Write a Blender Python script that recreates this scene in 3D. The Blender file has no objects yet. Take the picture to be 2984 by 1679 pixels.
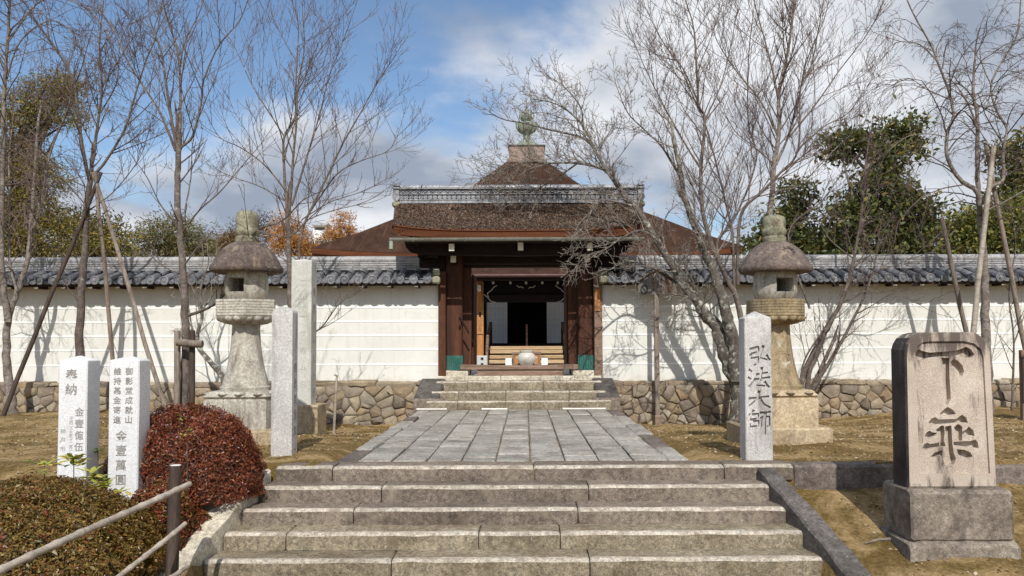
import bpy, bmesh, math, random
import numpy as np
from mathutils import Vector, Matrix

R = math.radians
scene = bpy.context.scene
COL = scene.collection
rnd = random.Random(11)

# ------------------------------------------------------------------ camera
F, W, H = 2400.0, 2984.0, 1679.0          # focal length and frame of the photograph in its own pixels
CAMZ, PITCH, ROLL = 1.35, R(2.2), R(-0.2)
SX = -(1530 - W / 2) / W
SY = (1005 - H / 2 - F * math.tan(PITCH)) / W
camd = bpy.data.cameras.new('camera')
camd.sensor_width = 36.0
camd.lens = F / W * 36.0
camd.shift_x, camd.shift_y = SX, SY
camd.clip_start, camd.clip_end = 0.1, 6000.0
cam = bpy.data.objects.new('camera', camd)
COL.objects.link(cam)
CM = (Matrix.Rotation(R(90) + PITCH, 3, 'X') @ Matrix.Rotation(ROLL, 3, 'Z'))
cam.matrix_world = Matrix.Translation((0, 0, CAMZ)) @ CM.to_4x4()
scene.camera = cam

# ------------------------------------------------------------------ light
SUN_EL, SUN_AZ = R(43.0), R(176.0)         # azimuth from +Y towards +X: behind the camera, a little to the right
world = bpy.data.worlds.new('World'); scene.world = world; world.use_nodes = True
sun_dir = Vector((math.sin(SUN_AZ) * math.cos(SUN_EL), math.cos(SUN_AZ) * math.cos(SUN_EL), math.sin(SUN_EL)))
sl = bpy.data.lights.new('sun', 'SUN'); sl.energy = 4.9; sl.angle = R(0.53); sl.color = (1.0, 0.962, 0.905)
so = bpy.data.objects.new('sun', sl); COL.objects.link(so)
so.rotation_euler = (-sun_dir).to_track_quat('-Z', 'Y').to_euler()
so.location = (4, -10, 14)
vs = scene.view_settings
vs.view_transform = 'Standard'; vs.look = 'None'; vs.exposure = -0.12; vs.gamma = 1.0; vs.use_curve_mapping = False


def world_sky():
    nt = world.node_tree; N = nt.nodes; L = nt.links
    N.clear()
    out = N.new('ShaderNodeOutputWorld'); bg = N.new('ShaderNodeBackground')
    bg.inputs['Strength'].default_value = 0.115
    sky = N.new('ShaderNodeTexSky'); sky.sky_type = 'NISHITA'; sky.sun_disc = False
    sky.sun_elevation = SUN_EL; sky.sun_rotation = SUN_AZ
    sky.air_density = 1.0; sky.dust_density = 0.6; sky.ozone_density = 1.2
    tc = N.new('ShaderNodeTexCoord')
    sep = N.new('ShaderNodeSeparateXYZ'); L.new(tc.outputs['Generated'], sep.inputs[0])

    def math_(op, a, b=None):
        n = N.new('ShaderNodeMath'); n.operation = op
        for i, v in enumerate((a, b)):
            if v is None: continue
            if isinstance(v, (int, float)): n.inputs[i].default_value = v
            else: L.new(v, n.inputs[i])
        return n.outputs[0]
    # clouds lie on a layer overhead: project the view direction on it
    zz = math_('ADD', math_('MAXIMUM', sep.outputs['Z'], 0.0), 0.34)
    cx = math_('DIVIDE', sep.outputs['X'], zz); cy = math_('DIVIDE', sep.outputs['Y'], zz)
    comb = N.new('ShaderNodeCombineXYZ'); L.new(cx, comb.inputs[0]); L.new(cy, comb.inputs[1])
    mp = N.new('ShaderNodeMapping'); L.new(comb.outputs[0], mp.inputs['Vector'])
    mp.inputs['Location'].default_value = SKY_OFF
    n1 = N.new('ShaderNodeTexNoise'); n1.inputs['Scale'].default_value = 1.15; n1.inputs['Detail'].default_value = 9
    n1.inputs['Roughness'].default_value = 0.56; n1.inputs['Distortion'].default_value = 0.25
    L.new(mp.outputs[0], n1.inputs['Vector'])
    # the cloud bank grows denser towards +X (a weather front), open blue sky lies towards -X
    bias = math_('MULTIPLY', math_('MINIMUM', math_('MAXIMUM', cx, -1.0), 1.0), 0.11)
    m = math_('ADD', n1.outputs['Fac'], bias)
    r1 = N.new('ShaderNodeValToRGB'); L.new(m, r1.inputs[0])
    r1.color_ramp.elements[0].position = 0.40; r1.color_ramp.elements[1].position = 0.52
    r1.color_ramp.interpolation = 'EASE'
    n2 = N.new('ShaderNodeTexNoise'); n2.inputs['Scale'].default_value = 2.1; n2.inputs['Detail'].default_value = 8
    n2.inputs['Roughness'].default_value = 0.5
    mp2 = N.new('ShaderNodeMapping'); L.new(comb.outputs[0], mp2.inputs['Vector']); mp2.inputs['Location'].default_value = SKY_OFF2
    L.new(mp2.outputs[0], n2.inputs['Vector'])
    r2 = N.new('ShaderNodeValToRGB'); L.new(n2.outputs['Fac'], r2.inputs[0])
    r2.color_ramp.elements[0].position = 0.38; r2.color_ramp.elements[0].color = (3.2, 3.75, 4.7, 1)
    r2.color_ramp.elements[1].position = 0.60; r2.color_ramp.elements[1].color = (8.3, 8.5, 8.9, 1)
    mix = N.new('ShaderNodeMix'); mix.data_type = 'RGBA'
    L.new(r1.outputs[0], mix.inputs[0]); tint = N.new('ShaderNodeMix'); tint.data_type = 'RGBA'; tint.blend_type = 'MULTIPLY'; tint.inputs[0].default_value = 1.0
    L.new(sky.outputs[0], tint.inputs[6]); tint.inputs[7].default_value = (1.05, 1.15, 1.24, 1); L.new(tint.outputs[2], mix.inputs[6]); L.new(r2.outputs[0], mix.inputs[7])
    L.new(mix.outputs[2], bg.inputs['Color']); L.new(bg.outputs[0], out.inputs[0])


SKY_OFF = (6.6, 0.2, 0.0)
SKY_OFF2 = (5.3, 2.2, 1.0)
world_sky()


# ------------------------------------------------------------------ placing helpers
def at(px, py, d):
    """point of the place at distance d (metres ahead) seen at a pixel of the photograph"""
    v = CM @ Vector((((px - W / 2) / W + SX) * W / F, (-(py - H / 2) / W + SY) * W / F, -1.0))
    t = d / v.y
    return Vector((v.x * t, d, CAMZ + v.z * t))


def sm(a, b, x):
    t = min(1.0, max(0.0, (x - a) / (b - a)))
    return t * t * (3 - 2 * t)


def gz(x, y):
    """height of the ground"""
    und = 0.018 * math.sin(1.7 * x + 0.6 * y) + 0.014 * math.sin(2.9 * y - 1.3 * x) + 0.01 * math.sin(5.1 * x + 3.3 * y)
    if y > 19.3: return 0.5
    ax = abs(x + 0.14)
    terr = -0.38 * sm(10.8, 17.4, y) * (1 - 0.85 * sm(5.2, 9.5, ax)) + und
    if x < -5: terr += 0.16 * sm(-5.2, -8, x) * math.exp(-((y - 14.2) / 1.6) ** 2)
    if ax < 2.15 and y > 9.3: terr = min(terr, 0) - 0.06
    slope = max(-0.99, -0.27 - (9.2 - y) * (0.31 - 0.07 * sm(2.9, 3.4, x))) + und
    if -2.95 < x < 2.75 and 6.0 < y < 9.4: slope = -1.25
    if x < -2.95:
        t = sm(8.6, 10.0, y)
        return terr * t + max(-0.99, -0.1 - (9.2 - y) * 0.36) * (1 - t) if y > 8.6 else max(-0.99, -0.1 - (9.2 - y) * 0.36) + und
    slope += 0.09 * math.exp(-((x - 4.1) / .8) ** 2 - ((y - 7.35) / .55) ** 2)
    return terr if y > 9.3 else slope


# ------------------------------------------------------------------ mesh helpers
class MB:
    def __init__(s): s.v = []; s.f = []

    def add(s, vs, fs):
        o = len(s.v); s.v.extend([tuple(p) for p in vs]); s.f.extend([tuple(i + o for i in f) for f in fs]); return s

    def box(s, x0, x1, y0, y1, z0, z1):
        return s.add([(x0, y0, z0), (x1, y0, z0), (x1, y1, z0), (x0, y1, z0), (x0, y0, z1), (x1, y0, z1), (x1, y1, z1), (x0, y1, z1)],
                     [(0, 3, 2, 1), (4, 5, 6, 7), (0, 1, 5, 4), (1, 2, 6, 5), (2, 3, 7, 6), (3, 0, 4, 7)])

    def bbox(s, x0, x1, y0, y1, z0, z1, b=0.01):
        """box with chamfered edges"""
        bm = bmesh.new(); bmesh.ops.create_cube(bm, size=1)
        for v in bm.verts:
            v.co = Vector(((x0 + x1) / 2 + v.co.x * (x1 - x0), (y0 + y1) / 2 + v.co.y * (y1 - y0), (z0 + z1) / 2 + v.co.z * (z1 - z0)))
        bmesh.ops.bevel(bm, geom=bm.edges[:], offset=b, segments=1, affect='EDGES')
        bm.verts.ensure_lookup_table(); bm.verts.index_update()
        s.add([v.co[:] for v in bm.verts], [[v.index for v in f.verts] for f in bm.faces]); bm.free(); return s

    def tube(s, pts, rad, n=6, cap=True):
        k = len(pts)
        if isinstance(rad, (int, float)): rad = [rad] * k
        o = len(s.v); ref = None
        for i in range(k):
            a = pts[max(0, i - 1)]; b = pts[min(k - 1, i + 1)]
            tx, ty, tz = b[0] - a[0], b[1] - a[1], b[2] - a[2]
            l = math.sqrt(tx * tx + ty * ty + tz * tz) or 1; tx /= l; ty /= l; tz /= l
            if ref is None: ref = (1, 0, 0) if abs(tx) < 0.8 else (0, 1, 0)
            d = ref[0] * tx + ref[1] * ty + ref[2] * tz
            ux, uy, uz = ref[0] - d * tx, ref[1] - d * ty, ref[2] - d * tz
            l = math.sqrt(ux * ux + uy * uy + uz * uz) or 1; ux /= l; uy /= l; uz /= l
            ref = (ux, uy, uz)
            wx, wy, wz = ty * uz - tz * uy, tz * ux - tx * uz, tx * uy - ty * ux
            p = pts[i]; r = rad[i]
            for j in range(n):
                c, q = TRIG[n][j]
                s.v.append((p[0] + r * (c * ux + q * wx), p[1] + r * (c * uy + q * wy), p[2] + r * (c * uz + q * wz)))
        for i in range(k - 1):
            for j in range(n):
                a = o + i * n + j; b = o + i * n + (j + 1) % n
                s.f.append((a, b, b + n, a + n))
        if cap:
            s.f.append(tuple(o + j for j in reversed(range(n)))); s.f.append(tuple(o + (k - 1) * n + j for j in range(n)))
        return s

    def lathe(s, prof, c=(0, 0, 0), n=36, rot=0.0, mod=None):
        o = len(s.v); k = len(prof)
        for (r, z) in prof:
            for j in range(n):
                a = rot + 2 * math.pi * j / n
                rr = r * (mod(a, z) if mod else 1)
                s.v.append((c[0] + rr * math.cos(a), c[1] + rr * math.sin(a), c[2] + z))
        for i in range(k - 1):
            for j in range(n):
                a = o + i * n + j; b = o + i * n + (j + 1) % n
                s.f.append((a, b, b + n, a + n))
        s.f.append(tuple(o + j for j in reversed(range(n)))); s.f.append(tuple(o + (k - 1) * n + j for j in range(n)))
        return s

    def prism(s, poly, y0, y1):
        """polygon in XZ extruded along Y"""
        n = len(poly); o = len(s.v)
        area = sum(poly[i][0] * poly[(i + 1) % n][1] - poly[(i + 1) % n][0] * poly[i][1] for i in range(n))
        if area < 0: poly = poly[::-1]
        for y in (y0, y1):
            for p in poly: s.v.append((p[0], y, p[1]))
        s.f.append(tuple(o + i for i in range(n))); s.f.append(tuple(o + n + i for i in reversed(range(n))))
        for i in range(n):
            j = (i + 1) % n
            s.f.append((o + j, o + i, o + n + i, o + n + j))
        return s

    def grid(s, P):
        """P[i][j] points -> quad sheet"""
        o = len(s.v); a = len(P); b = len(P[0])
        for row in P: s.v.extend([tuple(p) for p in row])
        for i in range(a - 1):
            for j in range(b - 1):
                s.f.append((o + i * b + j, o + i * b + j + 1, o + (i + 1) * b + j + 1, o + (i + 1) * b + j))
        return s

    def mesh(s, name, smooth=None):
        me = bpy.data.meshes.new(name); me.from_pydata(s.v, [], s.f); me.update()
        if smooth is not None:
            me.shade_smooth()
            if smooth > 0: me.set_sharp_from_angle(angle=R(smooth))
        return me

    def build(s, name, mat, parent=None, smooth=None):
        return link(name, s.mesh(name, smooth), mat, parent)


TRIG = {n: [(math.cos(2 * math.pi * j / n), math.sin(2 * math.pi * j / n)) for j in range(n)] for n in range(3, 33)}


def link(name, me, mat=None, parent=None):
    if mat is not None and not me.materials: me.materials.append(mat)
    o = bpy.data.objects.new(name, me); COL.objects.link(o)
    if parent is not None: o.parent = parent
    return o


def tag(o, label, cat, group=None):
    o['label'] = label; o['category'] = cat
    if group: o['group'] = group
    return o


def struct(o): o['kind'] = 'structure'; return o
def stuff(o): o['kind'] = 'stuff'; return o


def empty(name, loc=(0, 0, 0), label=None, cat=None, group=None):
    o = bpy.data.objects.new(name, None); COL.objects.link(o); o.location = loc; o.empty_display_size = 0.2
    bpy.context.view_layer.update()
    if label: tag(o, label, cat, group)
    return o


def child(mb, name, mat, root, smooth=None):
    """part built in world coordinates; its thing is an empty standing at its own place, or a mesh built in world coordinates"""
    o = mb.build(name, mat, None, smooth); return under(o, root)


def under(o, root):
    o.parent = root
    if root.type == 'EMPTY': o.matrix_parent_inverse = Matrix.Translation(-Vector(root.location))
    return o


def quads(name, V, colr, mat, parent=None):
    """many loose quads (leaves, chips): V (n,4,3), colr (n,3)"""
    n = len(V); me = bpy.data.meshes.new(name)
    me.vertices.add(n * 4); me.vertices.foreach_set('co', np.ascontiguousarray(V, dtype=np.float32).ravel())
    me.loops.add(n * 4); me.loops.foreach_set('vertex_index', np.arange(n * 4, dtype=np.int32))
    me.polygons.add(n); me.polygons.foreach_set('loop_start', np.arange(0, n * 4, 4, dtype=np.int32))
    me.polygons.foreach_set('loop_total', np.full(n, 4, dtype=np.int32))
    at_ = me.color_attributes.new('leafcol', 'FLOAT_COLOR', 'POINT')
    c = np.ones((n, 4, 4), dtype=np.float32); c[:, :, :3] = colr[:, None, :]
    at_.data.foreach_set('color', c.ravel())
    me.update(); me.validate()
    return link(name, me, mat, parent)


def boolean(o, cutter_mb, self_=True):
    cme = cutter_mb.mesh('cutter'); co = bpy.data.objects.new('cutter', cme); COL.objects.link(co)
    bm = bmesh.new(); bm.from_mesh(cme); bmesh.ops.recalc_face_normals(bm, faces=bm.faces[:]); bm.to_mesh(cme); bm.free()
    m = o.modifiers.new('cut', 'BOOLEAN'); m.operation = 'DIFFERENCE'; m.solver = 'EXACT'; m.object = co; m.use_self = self_
    dg = bpy.context.evaluated_depsgraph_get(); dg.update()
    me = bpy.data.meshes.new_from_object(o.evaluated_get(dg)); o.modifiers.clear()
    old = o.data; o.data = me; bpy.data.meshes.remove(old)
    bpy.data.objects.remove(co); bpy.data.meshes.remove(cme)


# ------------------------------------------------------------------ materials
def base_mat(name, rough=0.85, spec=0.3):
    m = bpy.data.materials.new(name); m.use_nodes = True
    nt = m.node_tree; b = nt.nodes['Principled BSDF']
    b.inputs['Roughness'].default_value = rough
    b.inputs['Specular IOR Level'].default_value = spec
    return m, nt.nodes, nt.links, b


def noise(N, L, vec, scale, detail=5, rough=0.55, dist=0.0):
    n = N.new('ShaderNodeTexNoise'); n.inputs['Scale'].default_value = scale; n.inputs['Detail'].default_value = detail
    n.inputs['Roughness'].default_value = rough; n.inputs['Distortion'].default_value = dist
    L.new(vec, n.inputs['Vector']); return n.outputs['Fac']


def ramp(N, L, fac, stops):
    r = N.new('ShaderNodeValToRGB'); e = r.color_ramp.elements
    while len(e) < len(stops): e.new(0.5)
    for i, (p, c) in enumerate(stops):
        e[i].position = p; e[i].color = (c, c, c, 1) if isinstance(c, (int, float)) else (*c, 1)
    L.new(fac, r.inputs[0]); return r.outputs[0]


def mixc(N, L, fac, a, b, mode='MIX'):
    m = N.new('ShaderNodeMix'); m.data_type = 'RGBA'; m.blend_type = mode
    for i, v in ((0, fac), (6, a), (7, b)):
        if isinstance(v, (int, float)): m.inputs[i].default_value = v
        elif isinstance(v, tuple): m.inputs[i].default_value = (*v, 1)
        else: L.new(v, m.inputs[i])
    return m.outputs[2]


def coords(N, L, scale=(1, 1, 1)):
    g = N.new('ShaderNodeNewGeometry'); mp = N.new('ShaderNodeMapping')
    mp.inputs['Scale'].default_value = scale; L.new(g.outputs['Position'], mp.inputs['Vector']); return mp.outputs[0]


def surf(name, c1, c2, patch=2.0, grain=90.0, gamt=0.35, stain=None, stain_scale=(5, 5, 0.7), stain_pos=(0.5, 0.68), stain2=None,
         bump=0.4, bdist=0.01, rough=0.85, spec=0.25, var=0.12, stretch=(1, 1, 1), sun_top=None):
    """weathered stone, wood, plaster: two tones in patches, grain, streaks of another colour, relief"""
    m, N, L, b = base_mat(name, rough, spec)
    v = coords(N, L, stretch)
    n1 = noise(N, L, v, patch, 7, 0.6, 0.3)
    col = ramp(N, L, n1, [(0.32, c1), (0.68, c2)])
    g = noise(N, L, v, grain, 4, 0.7)
    gr = ramp(N, L, g, [(0.3, 1 - gamt), (0.7, 1 + gamt)])
    col = mixc(N, L, 1.0, col, gr, 'MULTIPLY')
    if grain >= 40:                                        # coarser crystals and pits, seen from some metres off
        gm = noise(N, L, v, grain * 0.28, 6, 0.8)
        col = mixc(N, L, 1.0, col, ramp(N, L, gm, [(0.36, 1 - gamt * (1.1 if grain < 100 else 0.4)), (0.64, 1 + gamt * (1.0 if grain < 100 else 0.35))]), 'MULTIPLY')
    if stain:
        vs_ = coords(N, L, stain_scale)
        s = noise(N, L, vs_, 1.0, 8, 0.65, 0.4)
        col = mixc(N, L, ramp(N, L, s, [(stain_pos[0], 0.0), (stain_pos[1], 1.0)]), col, stain)
    if stain2:
        s2 = noise(N, L, coords(N, L, (1, 1, 1)), stain2[1], 6, 0.7, 0.6)
        col = mixc(N, L, ramp(N, L, s2, [(stain2[2], 0.0), (stain2[3], 1.0)]), col, stain2[0])
    if var:
        oi = N.new('ShaderNodeObjectInfo')
        col = mixc(N, L, 1.0, col, ramp(N, L, oi.outputs['Random'], [(0, 1 - var), (1, 1 + var)]), 'MULTIPLY')
    L.new(col, b.inputs['Base Color'])
    if bump:
        ad = N.new('ShaderNodeMath'); ad.operation = 'ADD'; L.new(g, ad.inputs[0]); L.new(n1, ad.inputs[1])
        bp = N.new('ShaderNodeBump'); bp.inputs['Strength'].default_value = bump; bp.inputs['Distance'].default_value = bdist
        L.new(ad.outputs[0], bp.inputs['Height']); L.new(bp.outputs[0], b.inputs['Normal'])
    return m


def leaf_mat(name, trans=0.25, rough=0.45):
    m, N, L, b = base_mat(name, rough, 0.4)
    a = N.new('ShaderNodeVertexColor'); a.layer_name = 'leafcol'
    L.new(a.outputs['Color'], b.inputs['Base Color'])
    t = N.new('ShaderNodeBsdfTranslucent'); L.new(a.outputs['Color'], t.inputs['Color'])
    mx = N.new('ShaderNodeMixShader'); mx.inputs[0].default_value = trans
    L.new(b.outputs[0], mx.inputs[1]); L.new(t.outputs[0], mx.inputs[2])
    L.new(mx.outputs[0], N['Material Output'].inputs['Surface'])
    return m


def stele_mat():
    """pink granite with black rain stains that gather at the head and the foot of the stone"""
    m, N, L, b = base_mat('pink_stele_granite', 0.85, 0.25)
    v = coords(N, L); g = noise(N, L, v, 120, 4, 0.7); n1 = noise(N, L, v, 2.6, 7, 0.6, 0.3)
    col = ramp(N, L, n1, [(0.32, (0.39, 0.315, 0.255)), (0.68, (0.54, 0.465, 0.39))])
    col = mixc(N, L, 1.0, col, ramp(N, L, g, [(0.3, 0.58), (0.7, 1.4)]), 'MULTIPLY')
    s = noise(N, L, coords(N, L, (8, 8, 1.3)), 1.0, 9, 0.72, 0.5)
    ge = N.new('ShaderNodeNewGeometry'); sp = N.new('ShaderNodeSeparateXYZ'); L.new(ge.outputs['Position'], sp.inputs[0])
    mr = N.new('ShaderNodeMapRange'); mr.inputs['From Min'].default_value = -0.10; mr.inputs['From Max'].default_value = 1.36; L.new(sp.outputs['Z'], mr.inputs['Value'])
    k = ramp(N, L, mr.outputs[0], [(0.0, 0.16), (0.16, 0.0), (0.80, 0.0), (1.0, 0.2)])
    ad = N.new('ShaderNodeMath'); ad.operation = 'ADD'; L.new(s, ad.inputs[0]); L.new(k, ad.inputs[1])
    col = mixc(N, L, ramp(N, L, ad.outputs[0], [(0.56, 0.0), (0.68, 0.9)]), col, (0.085, 0.065, 0.056))
    L.new(col, b.inputs['Base Color'])
    bp = N.new('ShaderNodeBump'); bp.inputs['Strength'].default_value = 0.5; bp.inputs['Distance'].default_value = 0.008
    L.new(g, bp.inputs['Height']); L.new(bp.outputs[0], b.inputs['Normal'])
    return m


def plaster_mat():
    """off-white plaster: rain streaks below the eaves, splash dirt along the foot, hairline cracks"""
    m, N, L, b = base_mat('white_plaster', 0.9, 0.15)
    v = coords(N, L); n1 = noise(N, L, v, 0.9, 7, 0.6, 0.4)
    col = ramp(N, L, n1, [(0.3, (0.625, 0.615, 0.56)), (0.7, (0.71, 0.70, 0.65))])
    ge = N.new('ShaderNodeNewGeometry'); sp = N.new('ShaderNodeSeparateXYZ'); L.new(ge.outputs['Position'], sp.inputs[0])
    mr = N.new('ShaderNodeMapRange'); mr.inputs['From Min'].default_value = 0.5; mr.inputs['From Max'].default_value = 2.8; L.new(sp.outputs['Z'], mr.inputs['Value'])
    s = noise(N, L, coords(N, L, (9, 9, 0.35)), 1.0, 8, 0.7, 0.3)
    col = mixc(N, L, ramp(N, L, s, [(0.52, 0.0), (0.74, 0.6)]), col, (0.50, 0.49, 0.43))
    s3 = noise(N, L, coords(N, L, (4, 4, 4)), 1.0, 9, 0.75, 0.5)
    ad = N.new('ShaderNodeMath'); ad.operation = 'ADD'; L.new(s3, ad.inputs[0])
    L.new(ramp(N, L, mr.outputs[0], [(0.0, 0.22), (0.12, 0.0)]), ad.inputs[1])
    col = mixc(N, L, ramp(N, L, ad.outputs[0], [(0.60, 0.0), (0.80, 0.6)]), col, (0.46, 0.40, 0.30))
    w = N.new('ShaderNodeTexVoronoi'); w.feature = 'DISTANCE_TO_EDGE'; w.inputs['Scale'].default_value = 0.9
    dv = noise(N, L, v, 3.0, 5, 0.6); mxv = N.new('ShaderNodeMix'); mxv.data_type = 'VECTOR'; mxv.inputs[0].default_value = 0.0
    wc = N.new('ShaderNodeVectorMath'); wc.operation = 'ADD'; L.new(v, wc.inputs[0])
    sc = N.new('ShaderNodeVectorMath'); sc.operation = 'SCALE'; sc.inputs['Scale'].default_value = 0.7
    nn = N.new('ShaderNodeTexNoise'); nn.inputs['Scale'].default_value = 1.6; nn.inputs['Detail'].default_value = 6; L.new(v, nn.inputs['Vector']); L.new(nn.outputs['Color'], sc.inputs[0])
    L.new(sc.outputs[0], wc.inputs[1]); L.new(wc.outputs[0], w.inputs['Vector'])
    col = mixc(N, L, ramp(N, L, w.outputs['Distance'], [(0.0, 0.28), (0.006, 0.0)]), col, (0.38, 0.36, 0.31))
    L.new(col, b.inputs['Base Color'])
    bp = N.new('ShaderNodeBump'); bp.inputs['Strength'].default_value = 0.15; bp.inputs['Distance'].default_value = 0.01
    L.new(noise(N, L, v, 14, 5, 0.6), bp.inputs['Height']); L.new(bp.outputs[0], b.inputs['Normal'])
    return m


M = {}
M['step'] = surf('step_riser', (0.125, 0.098, 0.076), (0.215, 0.175, 0.138), 2.4, 75, 0.45, (0.26, 0.215, 0.16), (5, 5, 3), (0.54, 0.70),
                 ((0.44, 0.40, 0.335), 16.0, 0.64, 0.72), 0.6, 0.012, var=0.14)
M['step_low'] = surf('step_riser_beige', (0.17, 0.135, 0.088), (0.275, 0.232, 0.165), 2.4, 75, 0.45, (0.125, 0.097, 0.065), (5, 5, 3), (0.54, 0.70),
                     ((0.44, 0.40, 0.33), 14.0, 0.62, 0.72), 0.6, 0.012, var=0.10)
M['step_nose'] = surf('worn_step_edge', (0.33, 0.285, 0.225), (0.46, 0.415, 0.345), 3.0, 70, 0.4, (0.21, 0.17, 0.13), (5, 5, 5), (0.52, 0.70), None, 0.6, 0.012, var=0.10)
M['step_tread'] = surf('step_tread', (0.15, 0.134, 0.11), (0.245, 0.224, 0.19), 3.0, 70, 0.4, (0.31, 0.28, 0.24), (4, 4, 4), (0.58, 0.74), None, 0.6, 0.012, var=0.10)
M['paver'] = surf('paving_stone', (0.26, 0.238, 0.208), (0.37, 0.345, 0.305), 2.2, 60, 0.35, (0.18, 0.15, 0.118), (2.5, 2.5, 2.5), (0.52, 0.72), ((0.44, 0.415, 0.37), 6.0, 0.6, 0.75), 0.6, 0.012, var=0.14)
M['kerb'] = surf('dark_kerb_stone', (0.095, 0.075, 0.065), (0.20, 0.165, 0.14), 1.9, 60, 0.4, (0.06, 0.05, 0.045), (3, 3, 2), (0.5, 0.7),
                 ((0.32, 0.30, 0.265), 8.0, 0.62, 0.74), 0.6, 0.012, var=0.12)
M['slab_light'] = surf('light_slab_stone', (0.42, 0.37, 0.28), (0.58, 0.53, 0.43), 2.2, 70, 0.35, (0.22, 0.19, 0.15), (2.5, 2.5, 2.5), (0.56, 0.74), None, 0.6, 0.012)
M['slab_dark'] = surf('dark_slab_stone', (0.065, 0.056, 0.050), (0.15, 0.132, 0.12), 2.8, 80, 0.4, (0.045, 0.038, 0.034), (3, 3, 3), (0.5, 0.72),
                      ((0.27, 0.255, 0.23), 10.0, 0.62, 0.76), 0.6, 0.012)
M['granite_new'] = surf('pale_granite', (0.60, 0.60, 0.60), (0.70, 0.70, 0.69), 3, 190, 0.42, (0.50, 0.48, 0.45), (8, 8, 1.2), (0.6, 0.8), None, 0.2, 0.004, var=0.03)
M['granite_post'] = surf('grey_granite', (0.37, 0.35, 0.33), (0.55, 0.53, 0.505), 2.6, 130, 0.5, (0.20, 0.175, 0.15), (8, 8, 0.9), (0.54, 0.72), None, 0.35, 0.006, var=0.05)
M['granite_tall'] = surf('greyish_granite', (0.44, 0.43, 0.385), (0.60, 0.585, 0.54), 2.2, 130, 0.4, (0.31, 0.315, 0.25), (9, 9, 0.8), (0.52, 0.74), None, 0.35, 0.006, var=0.05)
M['lantern'] = surf('lantern_stone', (0.33, 0.30, 0.245), (0.50, 0.465, 0.395), 2.4, 90, 0.35, (0.17, 0.145, 0.115), (7, 7, 1.0), (0.50, 0.70), ((0.25, 0.25, 0.19), 5.0, 0.6, 0.72), 0.5, 0.010, var=0.08)
M['lantern_warm'] = surf('lantern_stone_warm', (0.265, 0.195, 0.105), (0.40, 0.325, 0.205), 2.4, 90, 0.35, (0.14, 0.105, 0.07), (7, 7, 0.9), (0.48, 0.68), ((0.46, 0.43, 0.35), 5.0, 0.60, 0.72), 0.5, 0.010, var=0.08)
M['lantern_roof'] = surf('lantern_roof_stone', (0.080, 0.060, 0.052), (0.18, 0.14, 0.12), 3.2, 90, 0.45, (0.32, 0.245, 0.15), (7, 7, 1.2), (0.55, 0.71),
                         ((0.30, 0.285, 0.25), 7.0, 0.60, 0.72), 0.7, 0.014, var=0.05)
M['lantern_moss'] = surf('mossy_lantern_stone', (0.17, 0.17, 0.11), (0.33, 0.31, 0.22), 4, 80, 0.4, (0.12, 0.085, 0.065), (6, 6, 3), (0.5, 0.66), ((0.42, 0.40, 0.33), 7.0, 0.6, 0.72), 0.6, 0.012)
M['sand_block'] = surf('sandy_base_stone', (0.30, 0.225, 0.135), (0.44, 0.355, 0.235), 2.4, 80, 0.35, (0.17, 0.125, 0.085), (5, 5, 2), (0.52, 0.70), ((0.22, 0.19, 0.155), 3.0, 0.6, 0.72), 0.5, 0.01)
M['stele'] = stele_mat()
M['stele_dark'] = surf('black_side_granite', (0.030, 0.024, 0.022), (0.085, 0.068, 0.060), 3.0, 100, 0.5, (0.20, 0.17, 0.155), (9, 9, 0.7), (0.56, 0.70), None, 0.6, 0.01, var=0)
M['stele_base'] = surf('stele_base_stone', (0.155, 0.125, 0.10), (0.29, 0.25, 0.20), 3.2, 80, 0.4, (0.085, 0.068, 0.055), (5, 5, 3), (0.52, 0.7),
                       ((0.46, 0.43, 0.36), 6.0, 0.62, 0.74), 0.6, 0.012, var=0.05)
def rubble_mat():
    m, N, L, b = base_mat('wall_rubble_stone', 0.9, 0.2)
    v = coords(N, L); oi = N.new('ShaderNodeObjectInfo')
    base = ramp(N, L, oi.outputs['Random'], [(0.0, (0.36, 0.29, 0.20)), (0.2, (0.44, 0.38, 0.29)), (0.38, (0.30, 0.25, 0.20)), (0.55, (0.37, 0.275, 0.175)), (0.72, (0.40, 0.34, 0.25)), (0.86, (0.22, 0.18, 0.15)), (1.0, (0.50, 0.45, 0.37))])
    n1 = noise(N, L, v, 3.5, 8, 0.65, 0.5); g = noise(N, L, v, 48, 4, 0.7)
    col = mixc(N, L, 1.0, base, ramp(N, L, n1, [(0.3, (0.62, 0.60, 0.58)), (0.7, (1.18, 1.15, 1.08))]), 'MULTIPLY')
    col = mixc(N, L, 1.0, col, ramp(N, L, g, [(0.3, 0.68), (0.7, 1.28)]), 'MULTIPLY')
    s = noise(N, L, v, 1.3, 7, 0.7, 0.8)
    col = mixc(N, L, ramp(N, L, s, [(0.55, 0.0), (0.70, 0.85)]), col, (0.13, 0.105, 0.085))
    s2 = noise(N, L, coords(N, L, (1.1, 1.1, 1.1)), 2.1, 7, 0.7, 0.8)
    col = mixc(N, L, ramp(N, L, s2, [(0.60, 0.0), (0.74, 0.7)]), col, (0.38, 0.225, 0.11))
    L.new(col, b.inputs['Base Color'])
    bp = N.new('ShaderNodeBump'); bp.inputs['Strength'].default_value = 1.0; bp.inputs['Distance'].default_value = 0.03
    ad = N.new('ShaderNodeMath'); ad.operation = 'ADD'; L.new(g, ad.inputs[0]); L.new(n1, ad.inputs[1])
    L.new(ad.outputs[0], bp.inputs['Height']); L.new(bp.outputs[0], b.inputs['Normal'])
    return m


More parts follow.
